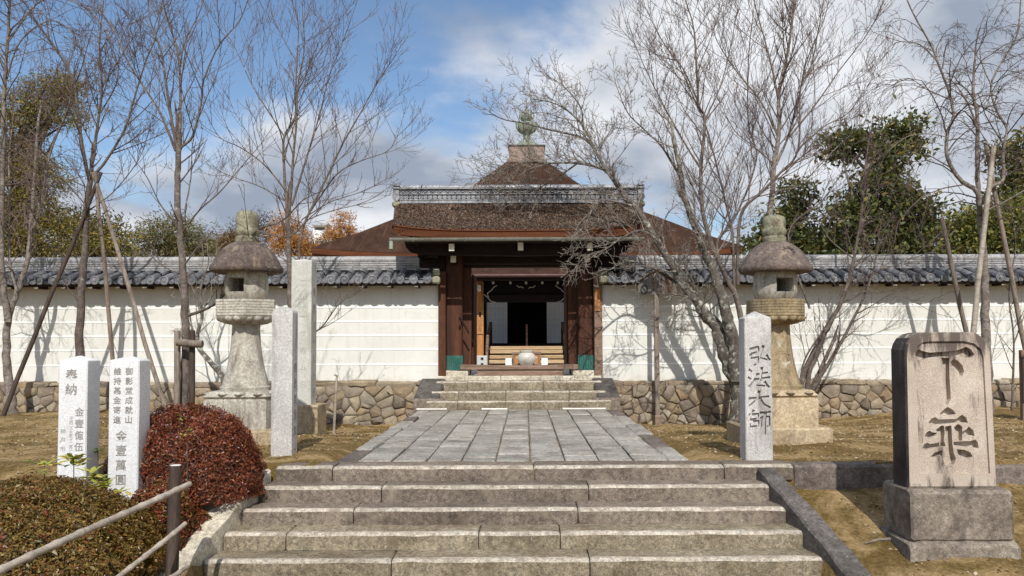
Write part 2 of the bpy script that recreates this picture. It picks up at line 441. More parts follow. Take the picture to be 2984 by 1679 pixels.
M['rubble'] = rubble_mat()
M['mortar'] = surf('earth_joint', (0.13, 0.095, 0.06), (0.23, 0.175, 0.115), 6, 60, 0.35, None, bump=0.6, var=0)
M['plaster'] = plaster_mat()
M['stripe'] = surf('white_stripe', (0.86, 0.855, 0.83), (0.9, 0.9, 0.88), 2, 40, 0.03, None, bump=0.0, var=0)
M['tile'] = surf('grey_roof_tile', (0.10, 0.105, 0.115), (0.19, 0.19, 0.20), 5, 60, 0.25, (0.26, 0.24, 0.20), (3, 3, 3), (0.6, 0.78), None, 0.25, 0.005, rough=0.45, spec=0.5, var=0.28)
M['ridge_tile'] = surf('pale_ridge_tile', (0.25, 0.245, 0.24), (0.37, 0.36, 0.35), 5, 60, 0.25, (0.15, 0.145, 0.14), (3, 3, 3), (0.56, 0.76), None, 0.25, 0.005, rough=0.5, spec=0.5, var=0.2)
M['gate_ridge'] = surf('silver_ridge_tile', (0.235, 0.24, 0.255), (0.36, 0.365, 0.38), 5, 60, 0.25, (0.12, 0.12, 0.125), (4, 4, 4), (0.58, 0.78), None, 0.2, 0.005, rough=0.42, spec=0.5, var=0.16)
M['ridge_dark'] = surf('ridge_core', (0.07, 0.065, 0.06), (0.12, 0.11, 0.10), 5, 60, 0.2, None, bump=0.2, var=0)
M['wood'] = surf('red_brown_timber', (0.060, 0.021, 0.010), (0.108, 0.040, 0.018), 1.0, 9, 0.45, (0.032, 0.015, 0.010), (6, 6, 0.35), (0.46, 0.68), None, 0.35, 0.006, rough=0.7, stretch=(9, 9, 0.6), var=0.12)
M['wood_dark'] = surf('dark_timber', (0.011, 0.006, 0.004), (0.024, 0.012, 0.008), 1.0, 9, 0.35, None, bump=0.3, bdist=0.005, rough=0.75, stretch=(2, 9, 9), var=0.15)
M['wood_old'] = surf('grey_brown_timber', (0.15, 0.095, 0.065), (0.27, 0.19, 0.14), 1.0, 9, 0.4, (0.10, 0.06, 0.04), (0.6, 5, 5), (0.55, 0.75), None, 0.4, 0.006, stretch=(0.8, 9, 9), var=0.12)
M['wood_pale'] = surf('pale_step_board', (0.33, 0.225, 0.125), (0.47, 0.35, 0.215), 1.0, 7, 0.3, (0.20, 0.13, 0.075), (1.5, 6, 6), (0.56, 0.76), None, 0.3, 0.005, stretch=(0.9, 8, 8), var=0.15)
M['wood_orange'] = surf('orange_timber', (0.40, 0.17, 0.06), (0.56, 0.27, 0.10), 1.0, 8, 0.3, None, bump=0.3, bdist=0.005, stretch=(8, 8, 0.7), var=0.08)
M['pole'] = surf('weathered_pole', (0.13, 0.10, 0.078), (0.27, 0.225, 0.185), 1.4, 12, 0.4, (0.06, 0.045, 0.036), (7, 7, 0.6), (0.5, 0.7), None, 0.4, 0.006, stretch=(9, 9, 0.8), var=0.25)
M['pole_dark'] = surf('charred_post', (0.035, 0.025, 0.02), (0.095, 0.07, 0.055), 1.4, 12, 0.4, (0.22, 0.19, 0.16), (16, 16, 1.2), (0.62, 0.72), None, 0.5, 0.006, stretch=(9, 9, 0.8), var=0.05)
M['bamboo'] = surf('grey_bamboo', (0.26, 0.215, 0.17), (0.41, 0.36, 0.30), 4, 60, 0.2, (0.11, 0.085, 0.065), (2.5, 2.5, 14), (0.56, 0.74), None, 0.25, 0.003, rough=0.55, var=0.06)
M['bamboo_white'] = surf('bleached_bamboo', (0.62, 0.58, 0.52), (0.76, 0.73, 0.68), 5, 60, 0.15, None, bump=0.1, rough=0.55)
M['bark_roof'] = surf('cypress_bark_thatch', (0.115, 0.062, 0.038), (0.21, 0.135, 0.092), 2.2, 26, 0.55, (0.33, 0.27, 0.22), (26, 3, 3), (0.52, 0.68), None, 1.0, 0.03, rough=0.95, spec=0.1, stretch=(3.0, 1, 1), var=0)
M['hall_roof'] = surf('brown_bark_roof', (0.036, 0.018, 0.012), (0.070, 0.037, 0.024), 1.4, 30, 0.4, (0.12, 0.075, 0.05), (7, 0.6, 0.6), (0.56, 0.78), None, 0.8, 0.03, rough=0.95, spec=0.1, stretch=(1.5, 1, 1), var=0)
M['fascia'] = surf('cut_bark_edge', (0.085, 0.027, 0.011), (0.165, 0.060, 0.024), 1.5, 24, 0.3, (0.04, 0.018, 0.011), (1.2, 3, 16), (0.54, 0.74), None, 0.4, 0.008, stretch=(0.6, 4, 12), var=0)
M['copper_old'] = surf('dull_copper_gutter', (0.16, 0.155, 0.13), (0.24, 0.25, 0.21), 3, 60, 0.2, (0.16, 0.24, 0.19), (1.5, 3, 3), (0.6, 0.75), None, 0.1, 0.004, rough=0.5, spec=0.5, var=0)
M['copper_green'] = surf('green_copper', (0.020, 0.085, 0.068), (0.050, 0.155, 0.125), 4, 30, 0.3, (0.10, 0.09, 0.06), (14, 14, 2), (0.56, 0.75), None, 0.2, 0.004, rough=0.55, var=0.06)
M['copper_pale'] = surf('verdigris_bronze', (0.17, 0.22, 0.17), (0.33, 0.37, 0.29), 5, 40, 0.25, (0.12, 0.09, 0.06), (3, 3, 3), (0.6, 0.76), None, 0.2, 0.006, rough=0.6, var=0.06)
M['copper_brown'] = surf('brown_copper_sheet', (0.20, 0.14, 0.11), (0.30, 0.22, 0.18), 2, 40, 0.2, (0.15, 0.17, 0.14), (3, 3, 2), (0.6, 0.76), None, 0.2, 0.006, rough=0.6, var=0.05)
M['white_paint'] = surf('white_paint', (0.70, 0.67, 0.58), (0.80, 0.78, 0.70), 8, 60, 0.1, None, bump=0.05, var=0.1)
M['paper'] = surf('shoji_paper', (0.78, 0.80, 0.82), (0.83, 0.85, 0.87), 1, 60, 0.03, None, bump=0.0, var=0)
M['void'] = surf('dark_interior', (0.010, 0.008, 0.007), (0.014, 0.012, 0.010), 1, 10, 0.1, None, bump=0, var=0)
M['ink'] = surf('carved_ink', (0.20, 0.185, 0.17), (0.33, 0.31, 0.285), 14, 120, 0.4, None, bump=0, var=0)
M['ink_soft'] = surf('worn_carving', (0.36, 0.345, 0.325), (0.46, 0.445, 0.42), 9, 60, 0.2, None, bump=0, var=0)
M['ink_warm'] = surf('worn_carving_warm', (0.24, 0.18, 0.10), (0.32, 0.25, 0.15), 9, 60, 0.2, None, bump=0, var=0)
M['ink_black'] = surf('black_ink', (0.02, 0.02, 0.02), (0.04, 0.04, 0.04), 9, 60, 0.2, None, bump=0, var=0)
M['signwhite'] = surf('white_sign', (0.84, 0.84, 0.83), (0.88, 0.88, 0.87), 2, 40, 0.02, None, bump=0, var=0)
M['ceramic'] = surf('grey_ceramic', (0.52, 0.49, 0.43), (0.62, 0.59, 0.53), 5, 60, 0.08, None, bump=0.05, rough=0.4, spec=0.5, var=0)
M['board_old'] = surf('weathered_notice_board', (0.135, 0.115, 0.105), (0.25, 0.225, 0.205), 2.2, 30, 0.3, (0.24, 0.115, 0.04), (5, 5, 1.4), (0.54, 0.66), None, 0.3, 0.005, stretch=(6, 6, 0.7), var=0.05)
M['bark'] = surf('cherry_bark', (0.080, 0.060, 0.050), (0.17, 0.14, 0.118), 5.0, 60, 0.35, (0.36, 0.345, 0.30), (8, 8, 12), (0.58, 0.74), None, 0.7, 0.012, var=0.12)
M['bark_lichen'] = surf('lichen_bark', (0.065, 0.052, 0.043), (0.165, 0.145, 0.122), 6.0, 60, 0.35, (0.42, 0.415, 0.355), (9, 9, 9), (0.52, 0.64), None, 0.8, 0.014, var=0.08)
M['bark_pale'] = surf('pale_bark', (0.15, 0.12, 0.10), (0.29, 0.255, 0.22), 5.0, 60, 0.3, (0.07, 0.052, 0.042), (8, 8, 16), (0.50, 0.68), None, 0.6, 0.01, var=0.1)
M['twig'] = surf('red_brown_twig', (0.080, 0.056, 0.047), (0.165, 0.122, 0.103), 7.0, 60, 0.2, None, bump=0, var=0.12)
M['twig_pale'] = surf('lichen_twig', (0.125, 0.10, 0.082), (0.30, 0.265, 0.225), 7.0, 60, 0.2, None, bump=0, var=0.08)
M['bark_dark'] = surf('dark_bark', (0.055, 0.042, 0.034), (0.12, 0.098, 0.082), 5.0, 60, 0.3, None, bump=0.5, var=0.1)
M['leaf'] = leaf_mat('shrub_leaf', 0.2, 0.38)
M['needle'] = leaf_mat('tree_leaf', 0.3, 0.5)


def ground_mat():
    m, N, L, b = base_mat('sandy_earth', 0.95, 0.15)
    v = coords(N, L)
    n1 = noise(N, L, v, 0.9, 10, 0.72, 0.7); n2 = noise(N, L, v, 22, 6, 0.7); n3 = noise(N, L, v, 130, 3, 0.7)
    sand = ramp(N, L, n2, [(0.28, (0.30, 0.19, 0.082)), (0.5, (0.46, 0.315, 0.15)), (0.75, (0.60, 0.45, 0.255))])
    moss = ramp(N, L, n2, [(0.3, (0.105, 0.064, 0.02)), (0.52, (0.205, 0.135, 0.046)), (0.72, (0.36, 0.255, 0.105))])
    col = mixc(N, L, ramp(N, L, n1, [(0.46, 1.0), (0.58, 0.0)]), sand, moss)
    col = mixc(N, L, 1.0, col, ramp(N, L, n3, [(0.3, 0.68), (0.7, 1.28)]), 'MULTIPLY')
    L.new(col, b.inputs['Base Color'])
    a = N.new('ShaderNodeMath'); a.operation = 'ADD'; L.new(n2, a.inputs[0]); L.new(n3, a.inputs[1])
    bp = N.new('ShaderNodeBump'); bp.inputs['Strength'].default_value = 0.9; bp.inputs['Distance'].default_value = 0.03
    L.new(a.outputs[0], bp.inputs['Height']); L.new(bp.outputs[0], b.inputs['Normal'])
    return m


M['ground'] = ground_mat()
M['hill'] = surf('wooded_hill', (0.035, 0.045, 0.05), (0.075, 0.075, 0.06), 0.02, 0.25, 0.5, None, bump=0, var=0)

# ================================================================== THE SETTING
AX = -0.14                                   # the axis of path, steps and gate


def spans(a, b, fine0, fine1, s_f, s_c):
    out = [a]
    while out[-1] < b:
        x = out[-1]; out.append(x + (s_f if fine0 <= x < fine1 else s_c * (1 + 0.25 * max(0, max(fine0 - x, x - fine1)))))
    return out


def build_ground():
    xs = [-3000, -900, -300, -120, -60] + spans(-36, 36, -13, 13, 0.14, 1.2) + [60, 120, 300, 900, 3000]
    ys = [-300, -80, -30, -12] + spans(-6, 36, 5.5, 18.4, 0.14, 0.8) + [60, 120, 300, 900, 5000]
    ys = sorted(set([round(y, 3) for y in ys if not (9.15 < y < 9.45)] + [9.28, 9.32]))
    rg = random.Random(3)
    mb = MB()
    mb.grid([[(x, y, (gz(x, y) + (rg.uniform(-0.008, 0.008) if 5 < y < 18.5 else 0)) if abs(x) < 60 and -40 < y < 100 else (0.5 if y > 19 else -0.99)) for x in xs] for y in ys])
    g = mb.build('ground', M['ground'], smooth=0)
    struct(g); g['label'] = 'sandy ground with dry moss around the stone path'
    # leaf litter and small pebbles lying on it
    n = 26000
    rs = np.random.RandomState(5)
    P = np.stack([rs.uniform(-9, 9, n), rs.uniform(6.2, 18, n)], 1)
    keep = [(abs(p[0] - AX) > 2.35 and (p[1] > 9.7 or abs(p[0]) > 3.4)) for p in P]
    P = P[keep]; n = len(P)
    Z = np.array([gz(*p) for p in P]) + 0.008
    s = rs.uniform(0.004, 0.019, n); a = rs.uniform(0, 6.28, n)
    ax = np.stack([np.cos(a) * s, np.sin(a) * s, rs.uniform(-.4, .4, n) * s], 1)
    bx = np.stack([-np.sin(a) * s * .55, np.cos(a) * s * .55, rs.uniform(0, .5, n) * s], 1)
    C = np.stack([P[:, 0], P[:, 1], Z], 1)
    V = np.stack([C - ax - bx, C + ax - bx, C + ax + bx, C - ax + bx], 1)
    pal = np.array([(0.30, 0.19, 0.08), (0.42, 0.31, 0.17), (0.16, 0.09, 0.04), (0.55, 0.48, 0.36), (0.22, 0.17, 0.06)])
    o = quads('leaf_litter', V, pal[rs.randint(0, 5, n)], M['needle'])
    stuff(o); o['label'] = 'dry leaf litter and grit scattered over the ground'; o['category'] = 'leaf litter'
    # tufts of dry grass and moss threads
    n = 30000
    P = np.stack([rs.uniform(-9.5, 9.5, n), rs.uniform(6.4, 18.1, n)], 1)
    den = np.sin(P[:, 0] * 2.1 + 1.3 * np.sin(P[:, 1] * 1.1)) * np.sin(P[:, 1] * 1.9 + P[:, 0] * .7) + rs.normal(0, .45, n)
    keep = np.array([(abs(p[0] - AX) > 2.25 and (p[1] > 9.65 or abs(p[0]) > 3.3)) for p in P]) & (den > .15)
    P = P[keep]; n = len(P)
    Z = np.array([gz(*p) for p in P])
    C = np.stack([P[:, 0], P[:, 1], Z - .004], 1); a = rs.uniform(0, 6.28, n); h = rs.uniform(.012, .05, n)
    sd = np.stack([np.cos(a), np.sin(a), 0 * a], 1) * .003; up = np.stack([rs.normal(0, .7, n), rs.normal(0, .7, n), np.ones(n)], 1) * h[:, None]
    V = np.stack([C - sd, C + sd, C + up + sd * .3, C + up - sd * .3], 1)
    pal = np.array([(0.34, 0.24, 0.085), (0.26, 0.20, 0.06), (0.44, 0.34, 0.15), (0.17, 0.15, 0.04), (0.20, 0.13, 0.05)])
    o = quads('dry_grass', V, pal[rs.randint(0, 5, n)], M['needle'])
    stuff(o); o['label'] = 'short dry grass and moss growing in patches on the ground'; o['category'] = 'grass'
    # pebbles
    mb = MB()
    for k in range(900):
        x, y = rg.uniform(-8, 8), rg.uniform(6.6, 17.8)
        if abs(x - AX) < 2.3 or (y < 9.7 and abs(x) < 3.4): continue
        r = rg.uniform(.006, .022); z = gz(x, y)
        mb.lathe([(.3 * r, -.3 * r), (r * rg.uniform(.8, 1.1), .1 * r), (.75 * r, .5 * r), (.2 * r, .75 * r)], (x, y, z), 6, rg.uniform(0, 6), lambda a, zz, q=rg.uniform(0, 3): 1 + .25 * math.cos(2 * a + q))
    o = stuff(mb.build('pebbles', M['sand_block'])); o['label'] = 'small pebbles strewn over the sandy ground'; o['category'] = 'pebbles'
    # far wooded hills
    for nm, x0, x1, d, base in (('hill', -330, -10, 620, 62), ('hill', 60, 420, 760, 50)):
        mb = MB(); xs = [x0 + (x1 - x0) * i / 60 for i in range(61)]
        top = [base * math.sin(math.pi * i / 60) ** 0.6 * (0.86 + 0.08 * math.sin(i * .35) + 0.05 * math.sin(i * 1.1 + 1)) + rg.uniform(-1.6, 1.6) for i in range(61)]
        mb.grid([[(x, d + 0, -2) for x in xs], [(x, d + 70, t * .75) for x, t in zip(xs, top)], [(x, d + 120, t) for x, t in zip(xs, top)], [(x, d + 300, -2) for x in xs]])
        h = struct(mb.build(nm, M['hill'], smooth=0)); h['label'] = 'dark wooded hill beyond the trees'


build_ground()


def block(x0, x1, y0, y1, z0, z1, bev=0.015, jit=0.006, nx=4, rg=rnd, axis='x', wear=0.0, nose=None):
    """hewn stone: chamfered section drawn along its length with uneven edges"""
    mb = MB(); o = 0
    if axis == 'y': x0, x1, y0, y1 = y0, y1, x0, x1
    b = min(bev, (y1 - y0) * .3, (z1 - z0) * .3)
    secs = []
    for i in range(nx + 1):
        t = i / nx; x = x0 + (x1 - x0) * t
        e = 0.006 if 0 < i < nx else 0
        w = -wear * abs(rg.random())
        pts = [(y0, z0 + b), (y0, z1 - b * 1.4 + w), (y0 + b * 1.4, z1 + w * .4), (y0 + b * 1.4 + min(.045, (y1 - y0) * .3), z1), (y1 - b, z1), (y1, z1 - b), (y1, z0 + b), (y1 - b, z0), (y0 + b, z0)]
        secs.append([(x, p[0] + rg.uniform(-jit, jit), p[1] + rg.uniform(-jit, jit)) for p in pts])
    # end chamfers
    def shrink(sec, dx):
        cy = sum(p[1] for p in sec) / 9; cz = sum(p[2] for p in sec) / 9
        return [(p[0] + dx, p[1] + (b if p[1] < cy else -b) * .7, p[2] + (b if p[2] < cz else -b) * .7) for p in sec]
    a0 = secs[0]; a1 = secs[-1]
    secs[0] = [(p[0] + b, p[1], p[2]) for p in a0]; secs[-1] = [(p[0] - b, p[1], p[2]) for p in a1]
    secs = [shrink(a0, 0)] + secs + [shrink(a1, 0)]
    k = len(secs)
    for s in secs: mb.v.extend(s)
    for i in range(k - 1):
        for j in range(9):
            a = i * 9 + j; c = i * 9 + (j + 1) % 9
            mb.f.append((a, c, c + 9, a + 9))
    mb.f.append(tuple(reversed(range(9)))); mb.f.append(tuple((k - 1) * 9 + j for j in range(9)))
    if axis == 'y':
        mb.v = [(p[1], p[0], p[2]) for p in mb.v]; mb.f = [tuple(reversed(f)) for f in mb.f]
    return mb


# ---- front flight of steps ----------------------------------------------------
def step_mats(o):
    """riser, worn pale edge and dusty tread of one hewn step"""
    me = o.data; me.materials.append(M['step_nose']); me.materials.append(M['step_tread'])
    ys = [v.co.y for v in me.vertices]; y0 = min(ys)
    for p in me.polygons:
        n = p.normal
        if abs(n.z) > .35 and p.center.y < y0 + NOSE_W: p.material_index = 1
        elif n.z > .6: p.material_index = 2
    return o


NOSE_W = 0.075
NOSE = [9.26 - 0.36 * i for i in range(7)]
RISE = 0.165
rs_ = random.Random(21)
core = MB()
for i in range(7): core.box(-2.6, 2.4, NOSE[i] + 0.12, 9.7, -1.3, -RISE * i - 0.06)
steps = struct(core.build('front_steps', M['mortar'])); steps['label'] = 'wide flight of worn granite steps up to the stone path'
cuts = [[968, 1555, 2112], [1111, 1716], [1030, 1684], [833, 1394, 1632], [1140, 1718], [900, 1500], [1200, 1800]]
for i in range(7):
    y = NOSE[i]; z = -RISE * i
    xl = -2.80 - 0.06 * i; xr = (3.0 if i == 0 else 2.56 + 0.06 * i)
    xs = [xl] + [at(c, 1400, y).x for c in cuts[i]] + [xr]
    for a, b in zip(xs[:-1], xs[1:]):
        mb = block(a + .005, b - .005, y + rs_.uniform(-.006, .006), y + (0.42 if i else 0.40), z - RISE - 0.02, z + rs_.uniform(-.004, .004), 0.019, 0.004, max(4, int((b - a) / .2)), rs_, wear=0.008)
        step_mats(child(mb, 'step_stone', M['step' if i < 3 else 'step_low'], steps, 35))
# side slabs that follow the slope
for side, mat, lab in ((-1, M['slab_light'], 'pale side slab'), (1, M['slab_dark'], 'dark sloping side slab')):
    pts = []
    for t in range(13):
        u = t / 12; y = 9.22 - 2.2 * u
        z = -0.02 - (9.22 - y) * 0.395 + 0.03 * math.sin(u * math.pi) + rs_.uniform(-.008, .008)
        if side > 0: xi = 2.57 + 0.06 * u * 6; xo = xi + 0.2 + 0.05 * u
        else: xi = -2.83 - 0.06 * u * 6; xo = xi - 0.24 - 0.08 * u
        pts.append((xi + rs_.uniform(-.012, .012), xo + rs_.uniform(-.012, .012), y, z))
    mb = MB(); P = []
    for (xi, xo, y, z) in pts:
        a, b = min(xi, xo), max(xi, xo)
        P.append([(a, y, z - .45), (a, y, z - .02), (a + .02, y, z), (b - .02, y, z), (b, y, z - .02), (b, y, z - .45)])
    mb.grid(P); n = 6
    mb.f.append(tuple(range(6))); mb.f.append(tuple(reversed(range(12 * n, 13 * n))))
    o = child(mb, 'side_slab', mat, steps, 35)
    o['label'] = lab + ' beside the front steps'
mb = block(2.95, 3.4, 6.55, 6.98, -1.2, -.80, .03, .01, 4, rs_); child(mb, 'side_slab', M['slab_dark'], steps, 35)

# ---- kerb along the terrace ---------------------------------------------------
kc = MB(); kc.box(2.9, 13, 9.36, 9.6, -.6, -.08)
kerb = struct(kc.build('terrace_kerb', M['mortar'])); kerb['label'] = 'dark stone kerb holding the terrace to the right of the steps'
x = 3.006
for w in (1.15, 1.9, 1.6, 1.7, 1.8, 1.7):
    child(block(x + .004, x + w - .004, 9.265, 9.55, -.45, -0.005 + rs_.uniform(-.008, .008), 0.02, 0.006, 10, rs_, wear=.01), 'kerb_stone', M['kerb'], kerb, 35); x += w

# ---- paved path ---------------------------------------------------------------
pb = MB(); pb.box(AX - 2.06, AX + 2.06, 9.64, 17.3, -.5, -.035)
path = struct(pb.build('path', M['mortar'])); path['label'] = 'straight path of grey stone slabs from the steps to the gate'
rp = random.Random(5)
colw = [0.405] * 9; x = AX - 1.83
edges = [x + sum(colw[:i]) for i in range(10)]
for c in range(9):
    y = 9.672
    first = rp.uniform(.25, .7)
    while y < 17.15:
        l = rp.choice((.5, .62, .75, .9, 1.05)) if y > 9.7 else first
        y2 = min(17.18, y + l)
        if 17.18 - y2 < .25: y2 = 17.18
        g = 0.006
        z = rp.uniform(-.006, .007)
        child(block(edges[c] + g + rp.uniform(0, .008), edges[c + 1] - g - rp.uniform(0, .008), y + g, y2 - g, -.09, z, .013, .005, 3, rp), 'paver', M['paver'], path, 35)
        y = y2
for s in (-1, 1):
    y = 9.672; xa = edges[0] - .26 if s < 0 else edges[9]
    while y < 17.15:
        y2 = min(17.18, y + rp.uniform(.9, 1.7))
        if 17.18 - y2 < .4: y2 = 17.18
        child(block(xa + .008 + rp.uniform(-.02, .0), xa + .25 + rp.uniform(-.02, .03), y + .006, y2 - .006, -.42, rp.uniform(-.01, .01), .02, .01, 7, rp, axis='y'), 'kerb_stone', M['kerb'] if rp.random() < .35 else M['paver'], path, 35)
        y = y2

# ---- steps up to the gate -----------------------------------------------------
NY = [17.2, 17.62, 18.04]; NZ = [0.185, 0.365, 0.56]
uc = MB()
for i in range(3): uc.box(AX - 1.7, AX + 1.7, NY[i] + .1, 18.6, -.5, NZ[i] - .06)
ust = struct(uc.build('gate_steps', M['mortar'])); ust['label'] = 'three low stone steps in front of the wooden gate'
for i in range(3):
    hw = 1.93 - .06 * i
    xs = [AX - hw]
    while xs[-1] < AX + hw - .5: xs.append(xs[-1] + rs_.uniform(.5, 1.05))
    xs[-1] = AX + hw
    for a, b in zip(xs[:-1], xs[1:]):
        step_mats(child(block(a + .003, b - .003, NY[i] + rs_.uniform(-.008, .008), NY[i] + .46, NZ[i] - .22, NZ[i] + rs_.uniform(-.005, .005), .018, .006, 5, rs_, wear=.014), 'step_stone', M['step_low'], ust, 35))
xs = [AX - 1.82, -1.35, -.55, .35, 1.1, AX + 1.84]
for a, b in zip(xs[:-1], xs[1:]):
    child(block(a + .003, b - .003, 18.38, 19.0, .45, .655, .015, .005, 4, rs_), 'platform_stone', M['slab_light'], ust, 35)
# dark cheek stones on either side
for px0, px1, in ((1218, 1291), (1731, 1795)):
    x0 = at(px0, 1140, 17.7).x; x1 = at(px1, 1140, 17.7).x
    mb = MB(); P = []
    for t in range(5):
        u = t / 4; y = 18.25 - .75 * u; z = .60 - .34 * u
        sh = -.06 * u if px0 < 1500 else .06 * u
        P.append([(x0 + sh, y, z - .3), (x0 + sh, y, z - .02), (x0 + sh + .03, y, z + .01), (x1 + sh - .03, y, z + .01), (x1 + sh, y, z - .02), (x1 + sh, y, z - .3)])
    mb.grid(P); mb.f.append(tuple(range(6))); mb.f.append(tuple(reversed(range(24, 30)))); mb.f.append((0, 6, 12, 18, 24, 29, 23, 17, 11, 5))
    child(mb, 'cheek_stone', M['slab_dark'], ust, 30)
    child(block(min(x0, x1) - .05, max(x0, x1) + .05, 17.35, 18.2, -.45, .22, .02, .012, 4, rs_), 'cheek_stone', M['step'], ust, 35)

# paved court behind the gate
cb = MB(); cb.box(-9, 9, 19.0, 28.2, .4, .62)
struct(cb.build('courtyard', surf('pale_gravel', (0.42, 0.38, 0.31), (0.52, 0.48, 0.40), 3, 60, .3, None, bump=.5)))['label'] = 'pale gravel court between gate and hall'


# ---- boundary walls -----------------------------------------------------------
def clip_poly(poly, a, b, c):
    """keep a*x+b*y<=c"""
    out = []; n = len(poly)
    for i in range(n):
        p, q = poly[i], poly[(i + 1) % n]
        dp = a * p[0] + b * p[1] - c; dq = a * q[0] + b * q[1] - c
        if dp <= 0: out.append(p)
        if dp * dq < 0:
            t = dp / (dp - dq); out.append((p[0] + (q[0] - p[0]) * t, p[1] + (q[1] - p[1]) * t))
    return out


def rubble_cells(x0, x1, z0, z1, rg, sx=0.29, sz=0.19):
    pts = []; x = x0 - .4
    while x < x1 + .4:                                     # squared course under the coping
        w = rg.uniform(.24, .62); pts.append((x + w / 2, z1 - .09 + rg.uniform(-.02, .02))); x += w
    z = z1 - .09 - .19
    while z > z0 - .1:
        x = x0 - .4; k = rg.uniform(.8, 1.25)
        while x < x1 + .4:
            w = rg.choice((.11, .15, .2, .28, .38)) * k
            if rg.random() > .14: pts.append((x + w / 2 + rg.uniform(-.03, .03), z + rg.uniform(-.075, .075)))
            x += w
        z -= .155
    cells = []
    for i, p in enumerate(pts):
        poly = [(max(x0, p[0] - 1), z0), (min(x1, p[0] + 1), z0), (min(x1, p[0] + 1), z1), (max(x0, p[0] - 1), z1)]
        if p[0] < x0 - .4 or p[0] > x1 + .4: continue
        for j, q in enumerate(pts):
            if i == j or abs(q[0] - p[0]) > 1.2: continue
            a, b = q[0] - p[0], q[1] - p[1]
            poly = clip_poly(poly, a, b, (q[0] ** 2 + q[1] ** 2 - p[0] ** 2 - p[1] ** 2) / 2)
            if len(poly) < 3: break
        if len(poly) >= 3: cells.append(poly)
    return cells


def stone_mesh(poly, y, rg):
    n = len(poly); cx = sum(p[0] for p in poly) / n; cz = sum(p[1] for p in poly) / n
    mb = MB(); pr = rg.uniform(.02, .075)
    def ring(k, yy, j=0): return [(cx + (p[0] - cx) * k + rg.uniform(-j, j), yy + rg.uniform(-j, j), cz + (p[1] - cz) * k + rg.uniform(-j, j)) for p in poly]
    rings = [ring(1.0, y + .12), ring(.99, y - pr * .1, .004), ring(.88, y - pr * .8, .012), ring(.5, y - pr - .01, .02)]
    for r in rings: mb.v.extend(r)
    for i in range(3):
        for j in range(n):
            k = (j + 1) % n
            mb.f.append((i * n + j, i * n + k, (i + 1) * n + k, (i + 1) * n + j))
    mb.f.append(tuple(3 * n + j for j in range(n)))
    return mb


# shared tile meshes
def half_tile(r0, r1, L, drop, n=8, cap=False, t=0.018):
    """round cover tile: half pipe running back (+Y) and up; origin at its lower end"""
    mb = MB(); P = []
    for k, (yy, r) in enumerate(((0, r0), (L * .88, r0 * .97), (L * .9, r1), (L, r1))):
        P.append([(r * math.cos(math.pi * j / n), yy, r * math.sin(math.pi * j / n) + drop * yy / L) for j in range(n + 1)])
    mb.grid(P); return mb


def disc_tile(r):
    mb = MB(); n = 16
    rings = [(r, .07), (r, 0), (r * .82, -.004), (r * .74, .012), (r * .4, .012), (r * .34, -.002), (.001, -.006)]
    for rr, y in rings: mb.v.extend([(rr * math.cos(2 * math.pi * j / n), y, rr * math.sin(2 * math.pi * j / n)) for j in range(n)])
    for i in range(len(rings) - 1):
        for j in range(n): mb.f.append((i * n + j, i * n + (j + 1) % n, (i + 1) * n + (j + 1) % n, (i + 1) * n + j))
    return mb


def pan_tile(w, L, drop, lip=True):
    mb = MB(); n = 6; P = []
    for yy in (0, L):
        P.append([(w * (j / n - .5), yy, -.045 * math.cos(math.pi * (j / n - .5)) + drop * yy / L) for j in range(n + 1)])
    mb.grid(P)
    if lip:
        mb.grid([[(w * (j / n - .5), -.004, -.045 * math.cos(math.pi * (j / n - .5)) + .004) for j in range(n + 1)],
                 [(w * (j / n - .5), -.004, -.045 * math.cos(math.pi * (j / n - .5)) - .045) for j in range(n + 1)]][::-1])
    return mb


SP = 0.305; EY, EZ = 18.06, 2.80; RY, RZ = 18.86, 3.06
SLOPE_L = RY - EY; SLOPE_H = RZ - EZ
me_cover = half_tile(.088, .082, SLOPE_L / 2 + .02, SLOPE_H / 2, cap=True).mesh('cover_tile', 50); me_cover.materials.append(M['tile'])
me_disc = disc_tile(.098).mesh('end_tile', 40); me_disc.materials.append(M['tile'])
me_pan = pan_tile(SP - .10, SLOPE_L / 3 + .03, SLOPE_H / 3 - .015).mesh('pan_tile', 50); me_pan.materials.append(M['tile'])
me_ridge = MB().bbox(-.305, .305, -.001, .10, -.022, .022, .008).mesh('ridge_tile', 40); me_ridge.materials.append(M['ridge_tile'])
me_rtop = MB().tube([(-.305, 0, 0), (.305, 0, 0)], .085, 12).mesh('ridge_cap_tile', 50); me_rtop.materials.append(M['ridge_tile'])
me_raft = MB().bbox(-.042, .042, 0, .6, -.042, .042, .004).mesh('rafter', None); me_raft.materials.append(M['wood_dark'])
me_rend = MB().bbox(-.043, .043, -.012, .003, -.043, .043, .003).mesh('rafter_end', None); me_rend.materials.append(M['white_paint'])


def place(me, name, loc, parent, rot=None):
    o = bpy.data.objects.new(name, me); COL.objects.link(o); o.parent = parent; o.location = loc
    if rot: o.rotation_euler = rot
    if parent.type == 'EMPTY': o.matrix_parent_inverse = Matrix.Translation(-Vector(parent.location))
    return o


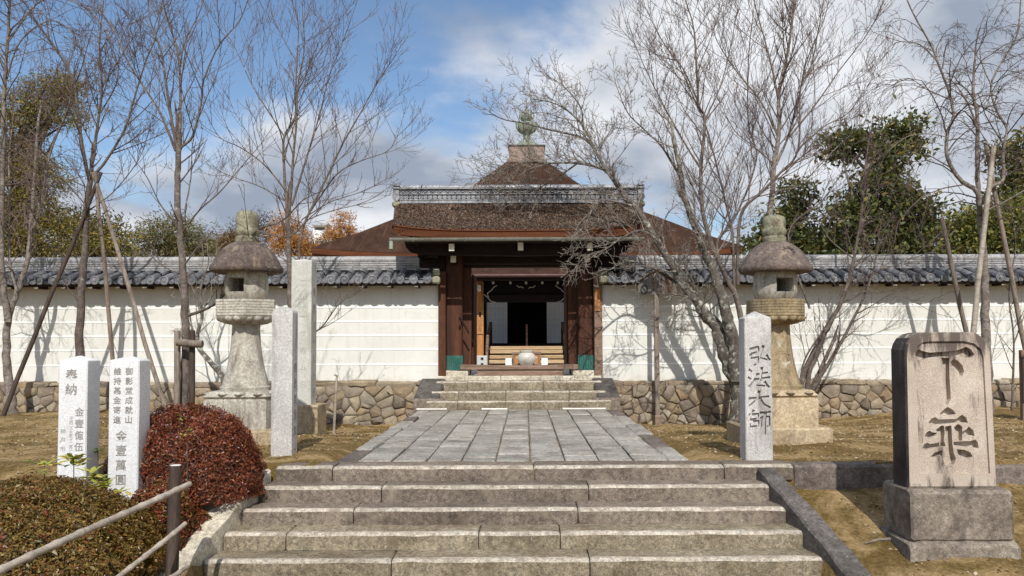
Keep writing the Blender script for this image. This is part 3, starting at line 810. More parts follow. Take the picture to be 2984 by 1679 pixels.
def wall(x0, x1, label, seed):
    rg = random.Random(seed)
    gx = x1 if abs(x1) < abs(x0) else x0          # end at the gate
    root = empty('plaster_wall', ((x0 + x1) / 2, 18.8, 0), label, 'wall')
    child(MB().box(x0, x1, 18.56, 19.06, .5, 2.86), 'wall_body', M['plaster'], root)
    for py in (894, 935, 976, 1017, 1061):
        z = at(1530, py, 18.55).z
        child(MB().box(x0, x1, 18.552, 18.58, z - .017, z + .017), 'stripe', M['stripe'], root)
    found = child(MB().box(x0 + (0 if gx == x1 else .3), x1 - (.3 if gx == x1 else 0), 18.24, 19.2, -.7, .50), 'foundation', M['mortar'], root)
    # rubble stones and flat coping stones
    for c in rubble_cells(max(x0, -13.2), min(x1, 13.2), -.52, .45, rg):
        child(stone_mesh(c, 18.2, rg), 'stone', M['rubble'], found, 45)
    x = max(x0, -13.2)
    while x < min(x1, 13.2) - .1:
        w = rg.uniform(.35, .9); b = min(x + w, min(x1, 13.2))
        child(block(x + .004, b - .004, 18.16 + rg.uniform(-.03, .04), 18.57, .44 + rg.uniform(-.03, .03), .56 + rg.uniform(-.03, .015), .025, .014, 4, rg), 'coping_stone', M['rubble'], found, 35); x = b
    # roof: timber underside, tiles, ridge
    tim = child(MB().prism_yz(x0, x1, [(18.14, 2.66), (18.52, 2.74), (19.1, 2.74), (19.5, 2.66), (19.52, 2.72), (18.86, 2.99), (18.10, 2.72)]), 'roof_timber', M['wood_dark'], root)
    roof = child(MB().prism_yz(x0, x1, [(18.09, 2.735), (18.86, 2.995), (19.6, 2.735), (19.6, 2.76), (18.86, 3.02), (18.09, 2.76)]), 'roof', M['tile'], root)
    s = 1 if gx == x0 else -1
    k = 0; x = gx + s * .18
    while abs(x) < 12.6:
        if s * (x - gx) > 0:
            place(me_disc, 'end_tile', (x + rg.uniform(-.01, .01), EY - .012 + rg.uniform(-.008, .008), EZ - .005 + rg.uniform(-.008, .008)), roof, (rg.uniform(-.08, .08), 0, rg.uniform(-.1, .1)))
            place(me_cover, 'cover_tile', (x + rg.uniform(-.012, .012), EY + rg.uniform(-.012, .01), EZ + rg.uniform(-.008, .006)), roof, (rg.uniform(-.03, .03), 0, rg.uniform(-.05, .05)))
            place(me_cover, 'cover_tile', (x + rg.uniform(-.012, .012), EY + SLOPE_L / 2, EZ + SLOPE_H / 2), roof, (rg.uniform(-.03, .03), 0, rg.uniform(-.05, .05)))
            for q in range(3):
                place(me_pan, 'pan_tile', (x + s * SP / 2, EY + .02 + q * SLOPE_L / 3, EZ - .01 + q * SLOPE_H / 3 + .012), roof)
        x += s * SP
    for q in range(4):
        x = gx + s * .3
        while abs(x) < 12.7:
            place(me_ridge, 'ridge_tile', (x + rg.uniform(-.003, .003) + (s * .15 if q % 2 else 0), RY - .115 + q * .013 + rg.uniform(-.003, .003), RZ + .025 + q * .052), roof)
            x += s * .612
    child(MB().box(min(gx, x), max(gx, x), RY - .07, RY + .1, RZ - .08, RZ + .24), 'ridge_core', M['ridge_dark'], roof)
    x = gx + s * .3
    while abs(x) < 12.7:
        place(me_rtop, 'ridge_cap_tile', (x, RY - .01, RZ + .25), roof); x += s * .612
    x = gx + s * .45
    while abs(x) < 12.6:
        r = place(me_raft, 'rafter', (x, 18.17, 2.675), tim)
        place(me_rend, 'rafter_end', (x, 18.17, 2.675), tim)
        x += s * .60
    # demon-face end block beside the gate
    mb = MB().bbox(gx - .09, gx + .09, 18.02, 18.2, 2.70, 2.86, .03).bbox(gx - .075, gx + .075, 18.06, 18.22, 2.87, 3.02, .03)
    child(mb, 'end_ornament', M['lantern_moss'], roof, 40)
    return root


def prism_yz(s, x0, x1, poly):
    n = len(poly); o = len(s.v)
    for x in (x0, x1):
        for p in poly: s.v.append((x, p[0], p[1]))
    s.f.append(tuple(o + i for i in range(n))); s.f.append(tuple(o + n + i for i in reversed(range(n))))
    for i in range(n):
        j = (i + 1) % n; s.f.append((o + j, o + i, o + n + i, o + n + j))
    return s


MB.prism_yz = prism_yz
GXL = at(1277, 950, 18.55).x; GXR = at(1754, 950, 18.55).x
wall(-17.0, GXL, 'white plaster wall with grey tiled roof running off behind the two pale donation posts', 31)
wall(GXR, 17.0, 'white plaster wall with grey tiled roof running off behind the wooden notice board', 32)

# ================================================================== THE GATE
def build_gate():
    g = empty('temple_gate', (AX, 19, .66), 'wooden temple gate with thick bark roof, silver ridge tiles and open doors', 'gate')
    rg = random.Random(8)
    FY = 18.72                                        # front posts
    xl0, xl1 = at(1300, 950, FY).x, at(1347, 950, FY).x
    xr0, xr1 = at(1685, 950, FY).x, at(1728, 950, FY).x
    for a, b in ((xl0, xl1), (xr0, xr1)):
        p = child(MB().bbox(a, b, FY, FY + .34, .77, 3.45, .03), 'front_post', M['wood'], g)
        mb = MB(); n = 9                              # fluted copper shoe
        for i in range(n):
            w = (b - a + .024) / n; x = a - .012 + i * w
            mb.bbox(x, x + w, FY - .014 - (.006 if i % 2 else 0), FY + .02, .775, 1.11, .006)
        mb.box(a - .012, a - .002, FY, FY + .35, .775, 1.11).box(b + .002, b + .012, FY, FY + .35, .775, 1.11)
        child(mb, 'copper_shoe', M['copper_green'], p)
        child(block(a - .14, b + .14, FY - .16, FY + .5, .60, .772, .02, .008, 3, rg), 'base_stone', M['slab_light'], g, 35)
        child(MB().bbox(a + .02, b - .02, 20.3, 20.62, .7, 3.45, .03), 'rear_post', M['wood'], g)
        c = (a + b) / 2 + (.13 if a < 0 else -.13)
        child(MB().lathe([(.2, .66), (.2, 3.5)], (c, 19.62, 0), 20), 'main_post', M['wood'], g, 40)
    # side posts against the wall
    for a, b in ((at(1277.5, 950, 18.5).x - .0, at(1299, 950, 18.5).x), (at(1732, 950, 18.5).x, at(1755, 950, 18.5).x)):
        child(MB().bbox(a, b, 18.46, 19.2, .57, 3.0, .008), 'wall_end_post', M['wood_old' if a > 0 else 'wood'], g)
    # small wooden plate on the right side post
    xa = at(1734, 850, 18.4).x
    child(MB().bbox(xa, xa + .115, 18.425, 18.458, at(1740, 906, 18.4).z, at(1740, 842, 18.4).z, .004), 'name_plate', M['wood_orange'], g)
    # doors folded back against the passage
    for s, px0, px1 in ((-1, 1347, 1374), (1, 1656, 1685)):
        xo = at(px0 if s < 0 else px1, 950, 19.1).x; xi = at(px1 if s < 0 else px0, 950, 19.1).x
        d = child(MB().bbox(min(xo, xi), max(xo, xi), 19.08, 19.16, .80, 3.15, .006), 'door_jamb', M['wood'], g)
        leaf = child(MB().bbox(xi - .03 if s < 0 else xi - .01, xi + .01 if s < 0 else xi + .03, 19.75, 21.05, .85, 3.05, .01), 'door', M['wood'], g)
        for zz in (1.0, 1.6, 2.2, 2.8):
            child(MB().bbox(min(xi, xi + s * .035), max(xi, xi + s * .035), 19.76, 21.04, zz - .05, zz + .05, .006), 'rail', M['wood_dark'], leaf)
        # iron door hook hanging on the jamb
        hx = at(1340 if s < 0 else 1688, 930, 18.68).x
        zt = at(1530, 925, 18.6).z
        e = s * -.17
        h = MB().tube([(hx - e * .1, 18.69, zt), (hx + e * .15, 18.66, zt + .0), (hx + e * .3, 18.65, zt - .08), (hx + e * 1.25, 18.66, zt - .36)], [.012, .018, .022, .018], 6)
        child(h, 'door_hook', M['wood_dark'], g)
        child(MB().bbox(hx - .02, hx + .02, 18.65, 18.72, zt - .22, zt - .16, .005), 'hook_staple', M['wood_dark'], g)
    # threshold
    x0, x1 = at(1342, 1080, 18.6).x, at(1684, 1080, 18.6).x
    P = []
    for i in range(13):
        u = i / 12; x = x0 + (x1 - x0) * u; t = .895 + .012 * math.cos(u * 6.3) + rg.uniform(-.004, .004)
        P.append([(x, 18.56, .80), (x, 18.55, t - .02), (x, 18.57, t), (x, 18.84, t), (x, 18.86, t - .02), (x, 18.86, .80)])
    mb = MB().grid(P); mb.f.append(tuple(range(6))); mb.f.append(tuple(reversed(range(72, 78))))
    mb.box(x0 + .38, x1 - .32, 18.60, 18.84, .64, .82)
    child(mb, 'threshold', M['wood_old'], g, 40)
    # lintels and beams
    zt = at(1530, 779, 19.1).z
    child(MB().bbox(xl0 - .15, xr1 + .15, 19.02, 19.3, zt, zt + .36, .02), 'lintel', M['wood_dark'], g)
    child(MB().bbox(xl0 - .2, xr1 + .2, FY + .05, FY + .30, 3.20, 3.5, .02), 'head_beam', M['wood_dark'], g)
    child(MB().bbox(xl0 - .2, xr1 + .2, 20.34, 20.58, 3.42, 3.56, .02), 'head_beam', M['wood_dark'], g)
    hw = 2.5
    prof = [(AX - hw, 3.62), (AX - hw + .03, 3.5), (AX - hw + .12, 3.40), (AX - hw + .35, 3.33), (AX, 3.30), (AX + hw - .35, 3.33), (AX + hw - .12, 3.40), (AX + hw - .03, 3.5), (AX + hw, 3.62)]
    child(MB().prism(prof, 17.98, 18.14), 'eave_beam', M['wood_dark'], g)
    child(MB().prism([(x, z + .2) for x, z in prof], 20.9, 21.06), 'eave_beam', M['wood_dark'], g)
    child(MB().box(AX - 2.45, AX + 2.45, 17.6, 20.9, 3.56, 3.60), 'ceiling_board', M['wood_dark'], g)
    for s in (-1, 1):                                  # closed gable ends over the tiled walls
        x = AX + s * 2.2
        child(MB().prism_yz(x - .04, x + .04, [(17.75, 3.58), (18.3, 3.3), (20.5, 3.3), (20.9, 3.58), (19.6, 4.5), (18.9, 4.5)]), 'gable_panel', M['wood_dark'], g)
        child(MB().bbox(xl0 - .62 if s < 0 else xr1 + .02, xl0 - .02 if s < 0 else xr1 + .62, 18.75, 18.95, 2.95, 3.35, .02), 'side_beam', M['wood_dark'], g)
    # beam noses with white painted ends
    for px, py0, py1, y in ((1316, 710, 732, 17.7), (1517, 705, 730, 17.7), (1719, 707, 731, 17.7), (1321, 741, 765, 18.35), (1711, 742, 763, 18.35)):
        a = at(px - 8, py1, y); b = at(px + 8, py0, y)
        n = child(MB().bbox(a.x - .01, b.x + .01, y + .004, 18.75, a.z - .01, b.z + .01, .012), 'beam_nose', M['wood_dark'], g)
        child(MB().bbox(a.x, b.x, y - .012, y + .01, a.z, b.z, .008), 'painted_end', M['white_paint'], n)
    # ---- roof
    RYg, EYg, RZg, EZg = 19.35, 17.40, 4.74, 3.80
    def S(u, v, side=1):
        w = 2.90 - .25 * v
        z = RZg - (RZg - EZg) * (1.22 * v - .22 * v * v) + .10 * abs(u) ** 4 * v + .02 * abs(u) ** 3
        return Vector((AX + u * w, RYg - side * (RYg - EYg) * v, z))
    mb = MB(); NU, NV = 48, 22
    for side in (1, -1):
        mb.grid([[S(-1 + 2 * i / NU, j / NV, side) + Vector((0, 0, rg.uniform(-.012, .012) if 0 < j < NV else rg.uniform(-.006, .006))) for i in range(NU + 1)] for j in range(NV + 1)])
    # gable edges: rounded thick thatch
    for s in (-1, 1):
        for side in (1, -1):
            mb.grid([[S(s, j / NV, side), S(s, j / NV, side) + Vector((s * .03, 0, -.07)), S(s, j / NV, side) + Vector((-s * .02, 0, -.20)), S(s, j / NV, side) + Vector((-s * .14, 0, -.24))] for j in range(NV + 1)])
    roof = child(mb, 'roof', M['bark_roof'], g, 0)
    for side in (1, -1):
        mb = MB()
        P = []
        for i in range(NU + 1):
            u = -1 + 2 * i / NU; p = S(u, 1, side); d = .012 if abs(u) < .99 else 0
            P.append([p + Vector((0, 0, -.004)), p + Vector((0, side * -.012, -.03)), p + Vector((0, side * .012, -.045)), p + Vector((0, side * .05, -.19 - .03 * (1 - abs(u)) * 0)), p + Vector((0, side * .14, -.20)), p + Vector((0, side * 1.7, .16))])
        mb.grid(P)
        child(mb, 'eave_edge', M['fascia'], roof, 40)
    # loose bark tips standing out of the thatch
    n = 17000; r2 = np.random.RandomState(4)
    u = r2.uniform(-.995, .995, n); v = r2.uniform(.03, .995, n) ** .85
    w = 2.90 - .25 * v
    z = RZg - (RZg - EZg) * (1.22 * v - .22 * v * v) + .10 * np.abs(u) ** 4 * v + .02 * np.abs(u) ** 3
    C = np.stack([AX + u * w, RYg - (RYg - EYg) * v, z + .008], 1)
    ln = r2.uniform(.02, .06, n); wd = r2.uniform(.004, .013, n)
    dn = np.stack([r2.normal(0, .18, n), np.full(n, -1.0), np.full(n, -.48) + r2.uniform(.1, .75, n)], 1); dn /= np.linalg.norm(dn, axis=1)[:, None]
    sd = np.stack([np.ones(n), r2.normal(0, .2, n), r2.normal(0, .3, n)], 1)
    A = C - sd * wd[:, None]; B = C + sd * wd[:, None]
    T = dn * ln[:, None]
    V = np.stack([A, B, B + T * .9, A + T], 1)
    pal = np.array([(0.10, 0.06, 0.04), (0.18, 0.125, 0.09), (0.33, 0.275, 0.23), (0.46, 0.41, 0.36), (0.16, 0.08, 0.045)])
    pick = r2.choice(5, n, p=[.24, .22, .28, .14, .12])
    stuff(under(quads('bark_tip', V, pal[pick], M['needle']), roof))
    # ---- ridge
    zb = RZg - .05
    x0, x1 = AX - 2.80, AX + 2.80
    ry0 = RYg - .16
    ridge = child(MB().box(x0, x1, ry0 + .03, RYg + .13, zb - .05, zb + .36), 'ridge', M['ridge_dark'], g)
    def course(za, zc, yo, n):
        w = (x1 - x0) / n
        for i in range(n):
            child(MB().bbox(x0 + i * w + .002, x0 + (i + 1) * w - .002, ry0 - yo, ry0 + .06, za, zc, .006), 'ridge_course', M['gate_ridge'], ridge)
    course(zb - .03, zb + .045, .05, 12); course(zb + .045, zb + .068, .065, 12)
    course(zb + .182, zb + .205, .045, 12); course(zb + .31, zb + .335, .05, 12)
    md = disc_tile(.052).mesh('ridge_disc', 40); md.materials.append(M['gate_ridge'])
    nd = 50
    for i in range(nd):
        place(md, 'ridge_disc', (x0 + (x1 - x0) * (i + .5) / nd, ry0 - .02, zb + .126), ridge)
    # wave tiles: overlapping arches
    ma = MB(); na = 10
    for rr, dz in ((.092, 0.0), (.06, -.012)):
        ma.tube([(rr * math.cos(math.pi * j / na), 0, rr * .95 * math.sin(math.pi * j / na) + dz) for j in range(na + 1)], .0135, 6)
    ma = ma.mesh('wave_tile', 50); ma.materials.append(M['gate_ridge'])
    nw = 32
    for i in range(nw):
        place(ma, 'wave_tile', (x0 + (x1 - x0) * (i + .5) / nw, ry0 + .005, zb + .208), ridge)
    for i in range(12):
        w = (x1 - x0) / 12
        child(MB().tube([(x0 + i * w + .003, RYg, zb + .36), (x0 + (i + 1) * w - .003, RYg, zb + .36)], .085, 12), 'ridge_cap', M['gate_ridge'], ridge, 50)
    for i in (1, 4, 7, 10):                              # wires that tie the ridge
        x = x0 + (x1 - x0) * i / 12 + .05
        child(MB().tube([(x, ry0 - .06, zb + .06), (x, ry0 - .055, zb + .33), (x, RYg - .06, zb + .44), (x, RYg, zb + .452)], .007, 4), 'tie_wire', M['ink_black'], ridge)
    for s in (-1, 1):                                   # end tiles of the ridge
        xe = AX + s * 2.86
        mb = MB().bbox(xe - .07, xe + .07, ry0 - .10, RYg + .2, zb + .06, zb + .30, .02).bbox(xe - .085, xe + .085, ry0 - .13, RYg + .2, zb + .30, zb + .345, .01)
        mb.bbox(xe - .08, xe + .08, ry0 - .12, RYg + .2, zb + .37, zb + .41, .012)
        mb.tube([(xe, ry0 - .09, zb + .43), (xe + s * .12, ry0 - .09, zb + .50)], [.03, .006], 6)
        e = child(mb, 'ridge_end_tile', M['gate_ridge'], ridge, 40)
        child(MB().tube([(xe, ry0 - .13, zb + .10), (xe, ry0 - .02, zb + .10)], .085, 14), 'end_disc', M['gate_ridge'], ridge, 40)
        child(MB().bbox(xe - .09, xe + .09, ry0 - .14, RYg + .1, zb - .12, zb + .01, .03), 'ridge_end_foot', M['lantern_moss'], ridge, 40)
    # gutter with its brackets and the short down pipe
    gy, gzc = 17.36, at(1530, 697, 17.36).z
    xg0, xg1 = AX - 2.72, AX + 2.66
    P = []
    for x in (xg0, xg1):
        P.append([(x, gy + .062 * math.cos(math.pi * (1 + j / 8)), gzc + .03 + .072 * math.sin(math.pi * (1 + j / 8))) for j in range(9)] + [(x, gy + .05 * math.cos(math.pi * (2 - j / 8)), gzc + .03 + .06 * math.sin(math.pi * (2 - j / 8))) for j in range(9)])
    gut = child(MB().grid(P), 'gutter', M['copper_old'], g, 60)
    child(MB().tube([(xg0 + .03, gy, gzc - .03), (xg0 + .03, gy, gzc - .20)], .045, 10), 'down_pipe', M['copper_pale'], gut, 40)
    for i in range(5):
        x = xg0 + .5 + i * 1.1
        child(MB().tube([(x, gy + .07, gzc + .06), (x, gy + .02, gzc - .05), (x, gy - .05, gzc - .03)], .008, 4), 'gutter_bracket', M['copper_old'], gut)
    return g


build_gate()


# ================================================================== THE HALL BEHIND
def build_hall():
    hx = at(1536, 700, 35).x; cy = 35.8
    h = empty('temple_hall', (hx, cy, .6), 'square temple hall with brown pyramid roof and bronze jewel finial behind the gate', 'hall')
    prof = [(.75, 9.28), (2.08, 8.02), (3.5, 6.98), (5.0, 6.06), (6.1, 5.36), (7.0, 4.86), (7.5, 4.60)]
    def zz(a, t):
        for (a0, z0), (a1, z1) in zip(prof[:-1], prof[1:]):
            if a <= a1 + 1e-6:
                z = z0 + (z1 - z0) * (a - a0) / (a1 - a0); break
        return z + (.24 * abs(t) ** 3 - .12) * max(0, (a - 3.5) / 4)
    As = [.75, 1.4, 2.08, 2.8, 3.5, 4.25, 5, 5.6, 6.1, 6.6, 7, 7.5]
    Ts = [-1 + i / 12 for i in range(25)]
    mb = MB()
    for q in range(4):
        c, s = round(math.cos(q * math.pi / 2)), round(math.sin(q * math.pi / 2))
        def P(a, t, dz=0): x, y = t * a, -a; return (hx + c * x - s * y, cy + s * x + c * y, zz(a, t) + dz)
        mb.grid([[P(a, t) for t in Ts] for a in As])
    roof = child(mb, 'roof', M['hall_roof'], h, 40)
    mb = MB()
    for q in range(4):
        c, s = round(math.cos(q * math.pi / 2)), round(math.sin(q * math.pi / 2))
        def P(a, t, dz): x, y = t * a, -a; return (hx + c * x - s * y, cy + s * x + c * y, zz(7.5, t) + dz)
        mb.grid([[P(7.5, t, -.01) for t in Ts], [P(7.47, t, -.19) for t in Ts], [P(7.3, t, -.20) for t in Ts], [P(5.8, t, .05) for t in Ts]])
    child(mb, 'eave_edge', M['fascia'], roof, 30)
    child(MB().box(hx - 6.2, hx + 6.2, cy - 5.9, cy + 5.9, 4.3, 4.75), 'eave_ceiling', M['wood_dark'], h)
    # copper box and finial
    zb = 9.22
    child(MB().bbox(hx - .86, hx + .86, cy - .86, cy + .86, zb - .1, zb + .09, .02), 'roof_cap_base', M['copper_brown'], h)
    zt = at(1536, 422, 35.0).z
    box = child(MB().bbox(hx - .76, hx + .76, cy - .76, cy + .76, zb + .08, zt, .015), 'roof_box', M['copper_brown'], h)
    child(MB().bbox(hx - .80, hx + .80, cy - .80, cy + .80, zt - .05, zt + .012, .012), 'box_rim', M['ridge_dark'], box)
    k = 35.8 / 2400
    def zp(py): return at(1536, py, 35.8).z
    o = (hx, cy, 0)
    child(MB().lathe([(.52, zt), (.52, zt + .03), (.50, zt + .12), (.40, zt + .25), (.26, zt + .32), (.17, zt + .37), (.14, zp(397)), (.18, zp(392)), (.24, zp(388))], o, 28), 'inverted_bowl', M['copper_pale'], h, 40)
    zl = zp(388)
    for i in range(10):                                 # open lotus cup
        a = i * math.pi / 5 + .15; ca, sa = math.cos(a), math.sin(a)
        pts = [(hx + ca * r, cy + sa * r, zl + z) for r, z in ((.18, 0), (.30, .10), (.38, .24), (.42, .38), (.50, .46))]
        child(MB().tube(pts, [.05, .085, .095, .07, .02], 6), 'lotus_petal', M['copper_pale'], h, 40)
    child(MB().lathe([(.16, zl), (.2, zl + .1), (.2, zl + .36), (.3, zl + .40), (.3, zl + .46), (.16, zl + .5)], o, 20), 'finial_cup', M['copper_pale'], h, 40)
    zj = zl + .5
    jew = child(MB().lathe([(.1, zj), (.2, zj + .06), (.25, zj + .17), (.24, zj + .28), (.16, zj + .40), (.07, zj + .50), (.035, zj + .62), (.02, zp(300)), (.008, zp(284))], o, 20), 'jewel', M['copper_pale'], h, 50)
    for i in range(14):                                 # flame rays round the jewel
        a = i * 2 * math.pi / 14
        pts = [(hx + math.cos(a) * r, cy + math.sin(a) * r, zj + z) for r, z in ((.20, .06), (.30, .14), (.34, .26), (.30, .38), (.34, .48))]
        child(MB().tube(pts, [.02, .022, .018, .012, .004], 5), 'flame_ray', M['copper_pale'], jew)
    # ---- porch
    pr = child(MB().grid([[(hx + 3.3 * t, y, z + .12 * abs(t) ** 3) for t in [-1 + i / 8 for i in range(17)]] for y, z in ((29.0, 4.75), (27.6, 4.25), (26.3, 3.80), (25.1, 3.50))]), 'porch_roof', M['hall_roof'], h, 0)
    child(MB().grid([[(hx + 3.3 * t, y, z + .12 * abs(t) ** 3) for t in [-1 + i / 8 for i in range(17)]] for y, z in ((25.1, 3.49), (25.13, 3.33), (25.25, 3.32), (29.0, 4.3))]), 'eave_edge', M['wood_dark'], pr, 30)
    zg = at(1530, 803, 25.0).z
    child(MB().tube([(hx - 3.2, 25.0, zg), (hx + 3.2, 25.0, zg)], .055, 10), 'porch_gutter', surf('purple_brown_copper', (.07, .03, .027), (.10, .05, .042), 3, 40, .2, None, bump=0, rough=.45, var=0), h, 40)
    for px in (1437, 1487, 1533, 1580, 1625):
        p = at(px, 824, 25.7)
        r = child(MB().box(p.x - .04, p.x + .04, 25.72, 27.5, p.z - .04, p.z + .04), 'rafter', M['wood_dark'], h)
        child(MB().box(p.x - .034, p.x + .034, 25.70, 25.722, p.z - .036, p.z + .036), 'rafter_end', M['white_paint'], r)
    for px0, px1 in ((1389, 1409), (1662, 1682)):
        a, b = at(px0, 950, 26.2).x, at(px1, 950, 26.2).x
        child(MB().bbox(a, b, 26.2, 26.43, .72, 3.4, .03), 'porch_post', M['wood_orange'], h)
        child(MB().bbox(a - .1, b + .1, 26.1, 26.53, .6, .73, .02), 'post_stone', M['slab_light'], h)
    # boards with writing on the left post
    a = at(1390, 950, 26.15).x
    pl = child(MB().bbox(a, a + .195, 26.165, 26.197, at(1400, 974, 26.2).z, at(1400, 903, 26.2).z, .004), 'name_board', M['wood_orange'], h)
    mb = MB()
    for i in range(5):
        for j in range(9):
            if rnd.random() < .75:
                x = a + .03 + i * .033; z = at(1400, 970, 26.2).z + .05 + j * .055
                mb.box(x, x + .012, 26.162, 26.166, z, z + .035)
    mb.box(a + .06, a + .13, 26.161, 26.166, at(1400, 925, 26.2).z, at(1400, 910, 26.2).z)
    child(mb, 'writing', M['ink_black'], pl)
    # beams, carved noses
    zb0, zb1 = at(1530, 880, 26.3).z, at(1530, 858, 26.3).z
    child(MB().bbox(hx - 1.9, hx + 1.9, 26.24, 26.42, zb0, zb1, .02), 'rainbow_beam', M['wood_dark'], h)
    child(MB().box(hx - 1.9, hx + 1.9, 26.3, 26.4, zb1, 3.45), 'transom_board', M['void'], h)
    for seq in ([(1424, 868), (1420, 855), (1432, 846), (1440, 836), (1449, 832)], [(1505, 831), (1512, 837), (1520, 836), (1526, 840)], [(1560, 832), (1553, 838), (1545, 837), (1540, 841)], [(1618, 831), (1626, 838), (1634, 842), (1640, 850), (1654, 854)],
                [(1410, 858), (1420, 866), (1430, 878), (1446, 882)], [(1654, 862), (1645, 868), (1636, 877), (1620, 882)]):
        child(MB().tube([at(x, y, 26.2) for x, y in seq], [.009] + [.012] * (len(seq) - 2) + [.007], 5), 'painted_scroll', M['white_paint'], h)
    p = at(1397, 840, 26.1)
    child(MB().bbox(p.x - .05, p.x + .05, 25.85, 26.2, p.z - .1, p.z + .1, .02), 'beam_nose', M['white_paint'], h)
    # front wall with paper screens, lattice, dark doorway
    WY = 30.0; zf = at(1530, 1000, WY).z; ztop = at(1530, 881, WY).z
    x0, x1 = at(1478, 950, WY).x, at(1594, 950, WY).x
    sl, sr = at(1418, 950, WY).x, at(1652, 950, WY).x
    child(MB().box(hx - 6, sl - .02, WY, WY + .2, .62, 4.3).box(sr + .02, hx + 6, WY, WY + .2, .62, 4.3).box(sl - .02, sr + .02, WY, WY + .2, ztop, 4.3).box(sl - .02, sr + .02, WY, WY + .2, .62, zf), 'front_wall', M['wood_dark'], h)
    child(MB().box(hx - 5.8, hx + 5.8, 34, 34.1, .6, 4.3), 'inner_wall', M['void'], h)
    child(MB().box(hx - 6.0, hx + 6.0, 30.2, 41.6, .62, 1.2), 'podium', M['wood_dark'], h)
    for a, b in ((sl, x0), (x1, sr)):
        s = child(MB().box(a, b, WY + .06, WY + .09, zf, ztop), 'paper_screen', M['paper'], h)
        mb = MB()
        for i in range(6):
            x = a + (b - a) * i / 5; mb.box(x - .006, x + .006, WY + .045, WY + .058, zf, ztop)
        for j in range(8):
            z = zf + (ztop - zf) * j / 7; mb.box(a, b, WY + .047, WY + .056, z - .005, z + .005)
        child(mb, 'screen_lattice', surf('pale_lattice', (.62, .62, .62), (.68, .68, .68), 2, 30, .05, None, bump=0, var=0), s)
    # latticed shutter at the far left with paper behind
    la, lb = at(1372, 950, 29.7).x, at(1388, 950, 29.7).x
    z0, z1 = at(1380, 1003, 29.7).z, at(1380, 881, 29.7).z
    sh = child(MB().box(la - .6, lb, 29.84, 29.86, z0, z1), 'lattice_shutter', M['paper'], h)
    mb = MB(); n = 22
    for i in range(n): z = z0 + (z1 - z0) * i / (n - 1); mb.box(la - .6, lb, 29.80, 29.83, z - .018, z + .018)
    x = lb
    while x > la - .6: mb.box(x - .018, x + .018, 29.79, 29.82, z0, z1); x -= .065
    mb.box(la - .6, lb + .03, 29.78, 29.85, (z0 + z1) / 2 - .05, (z0 + z1) / 2 + .05)
    child(mb, 'shutter_bars', M['ink_black'], sh)
    # veranda and wooden steps
    child(MB().bbox(hx - 6.5, hx + 6.5, 27.9, 30.0, zf - .12, zf - .02, .01), 'veranda', M['wood_dark'], h)
    sx0, sx1 = at(1427, 1000, 26.4).x, at(1641, 1000, 26.4).x
    zs = [at(1530, py, 25.9 + .36 * i).z for i, py in enumerate((1049, 1035, 1020, 1009))]
    for i in range(4):
        child(MB().bbox(sx0, sx1, 25.9 + .36 * i, 25.9 + .36 * (i + 1) + .05, zs[i] - .115, zs[i], .012), 'step_board', M['wood_pale'], h)
    child(MB().box(sx0, sx1, 26.1, 27.95, .62, zs[0] - .05).box(sx0, sx1, 26.9, 27.95, zs[0] - .05, zs[2] - .05), 'step_core', M['wood_dark'], h)
    child(MB().bbox(sx0 - .1, sx1 + .1, 27.30, 27.95, zf - .22, zf - .10, .008), 'landing_board', M['wood_old'], h)
    for s, pxa, pxb in ((-1, 1419, 1430), (1, 1649, 1639)):
        p0 = at(pxa, 1024, 26.0); p1 = at(pxa + (2 if s < 0 else -3), 976, 26.9); p2 = at(pxb, 944, 27.6)
        child(MB().tube([p0, p1, p2], .05, 8), 'handrail', M['wood_old'], h, 40)
        child(MB().bbox(p0.x - .04, p0.x + .04, 25.98, 26.06, .62, p0.z, .006), 'newel', M['wood_old'], h)
        child(MB().bbox(p2.x - .05, p2.x + .05, 27.56, 27.66, .9, p2.z + .06, .006), 'newel', M['wood_dark'], h)
    p = at(1535, 1000, 27.5)
    child(MB().bbox(p.x - .03, p.x + .03, 27.22, 27.28, zs[3] - .1, at(1535, 945, 27.2).z, .005), 'bell_rope_post', M['wood_old'], h)
    return h


build_hall()


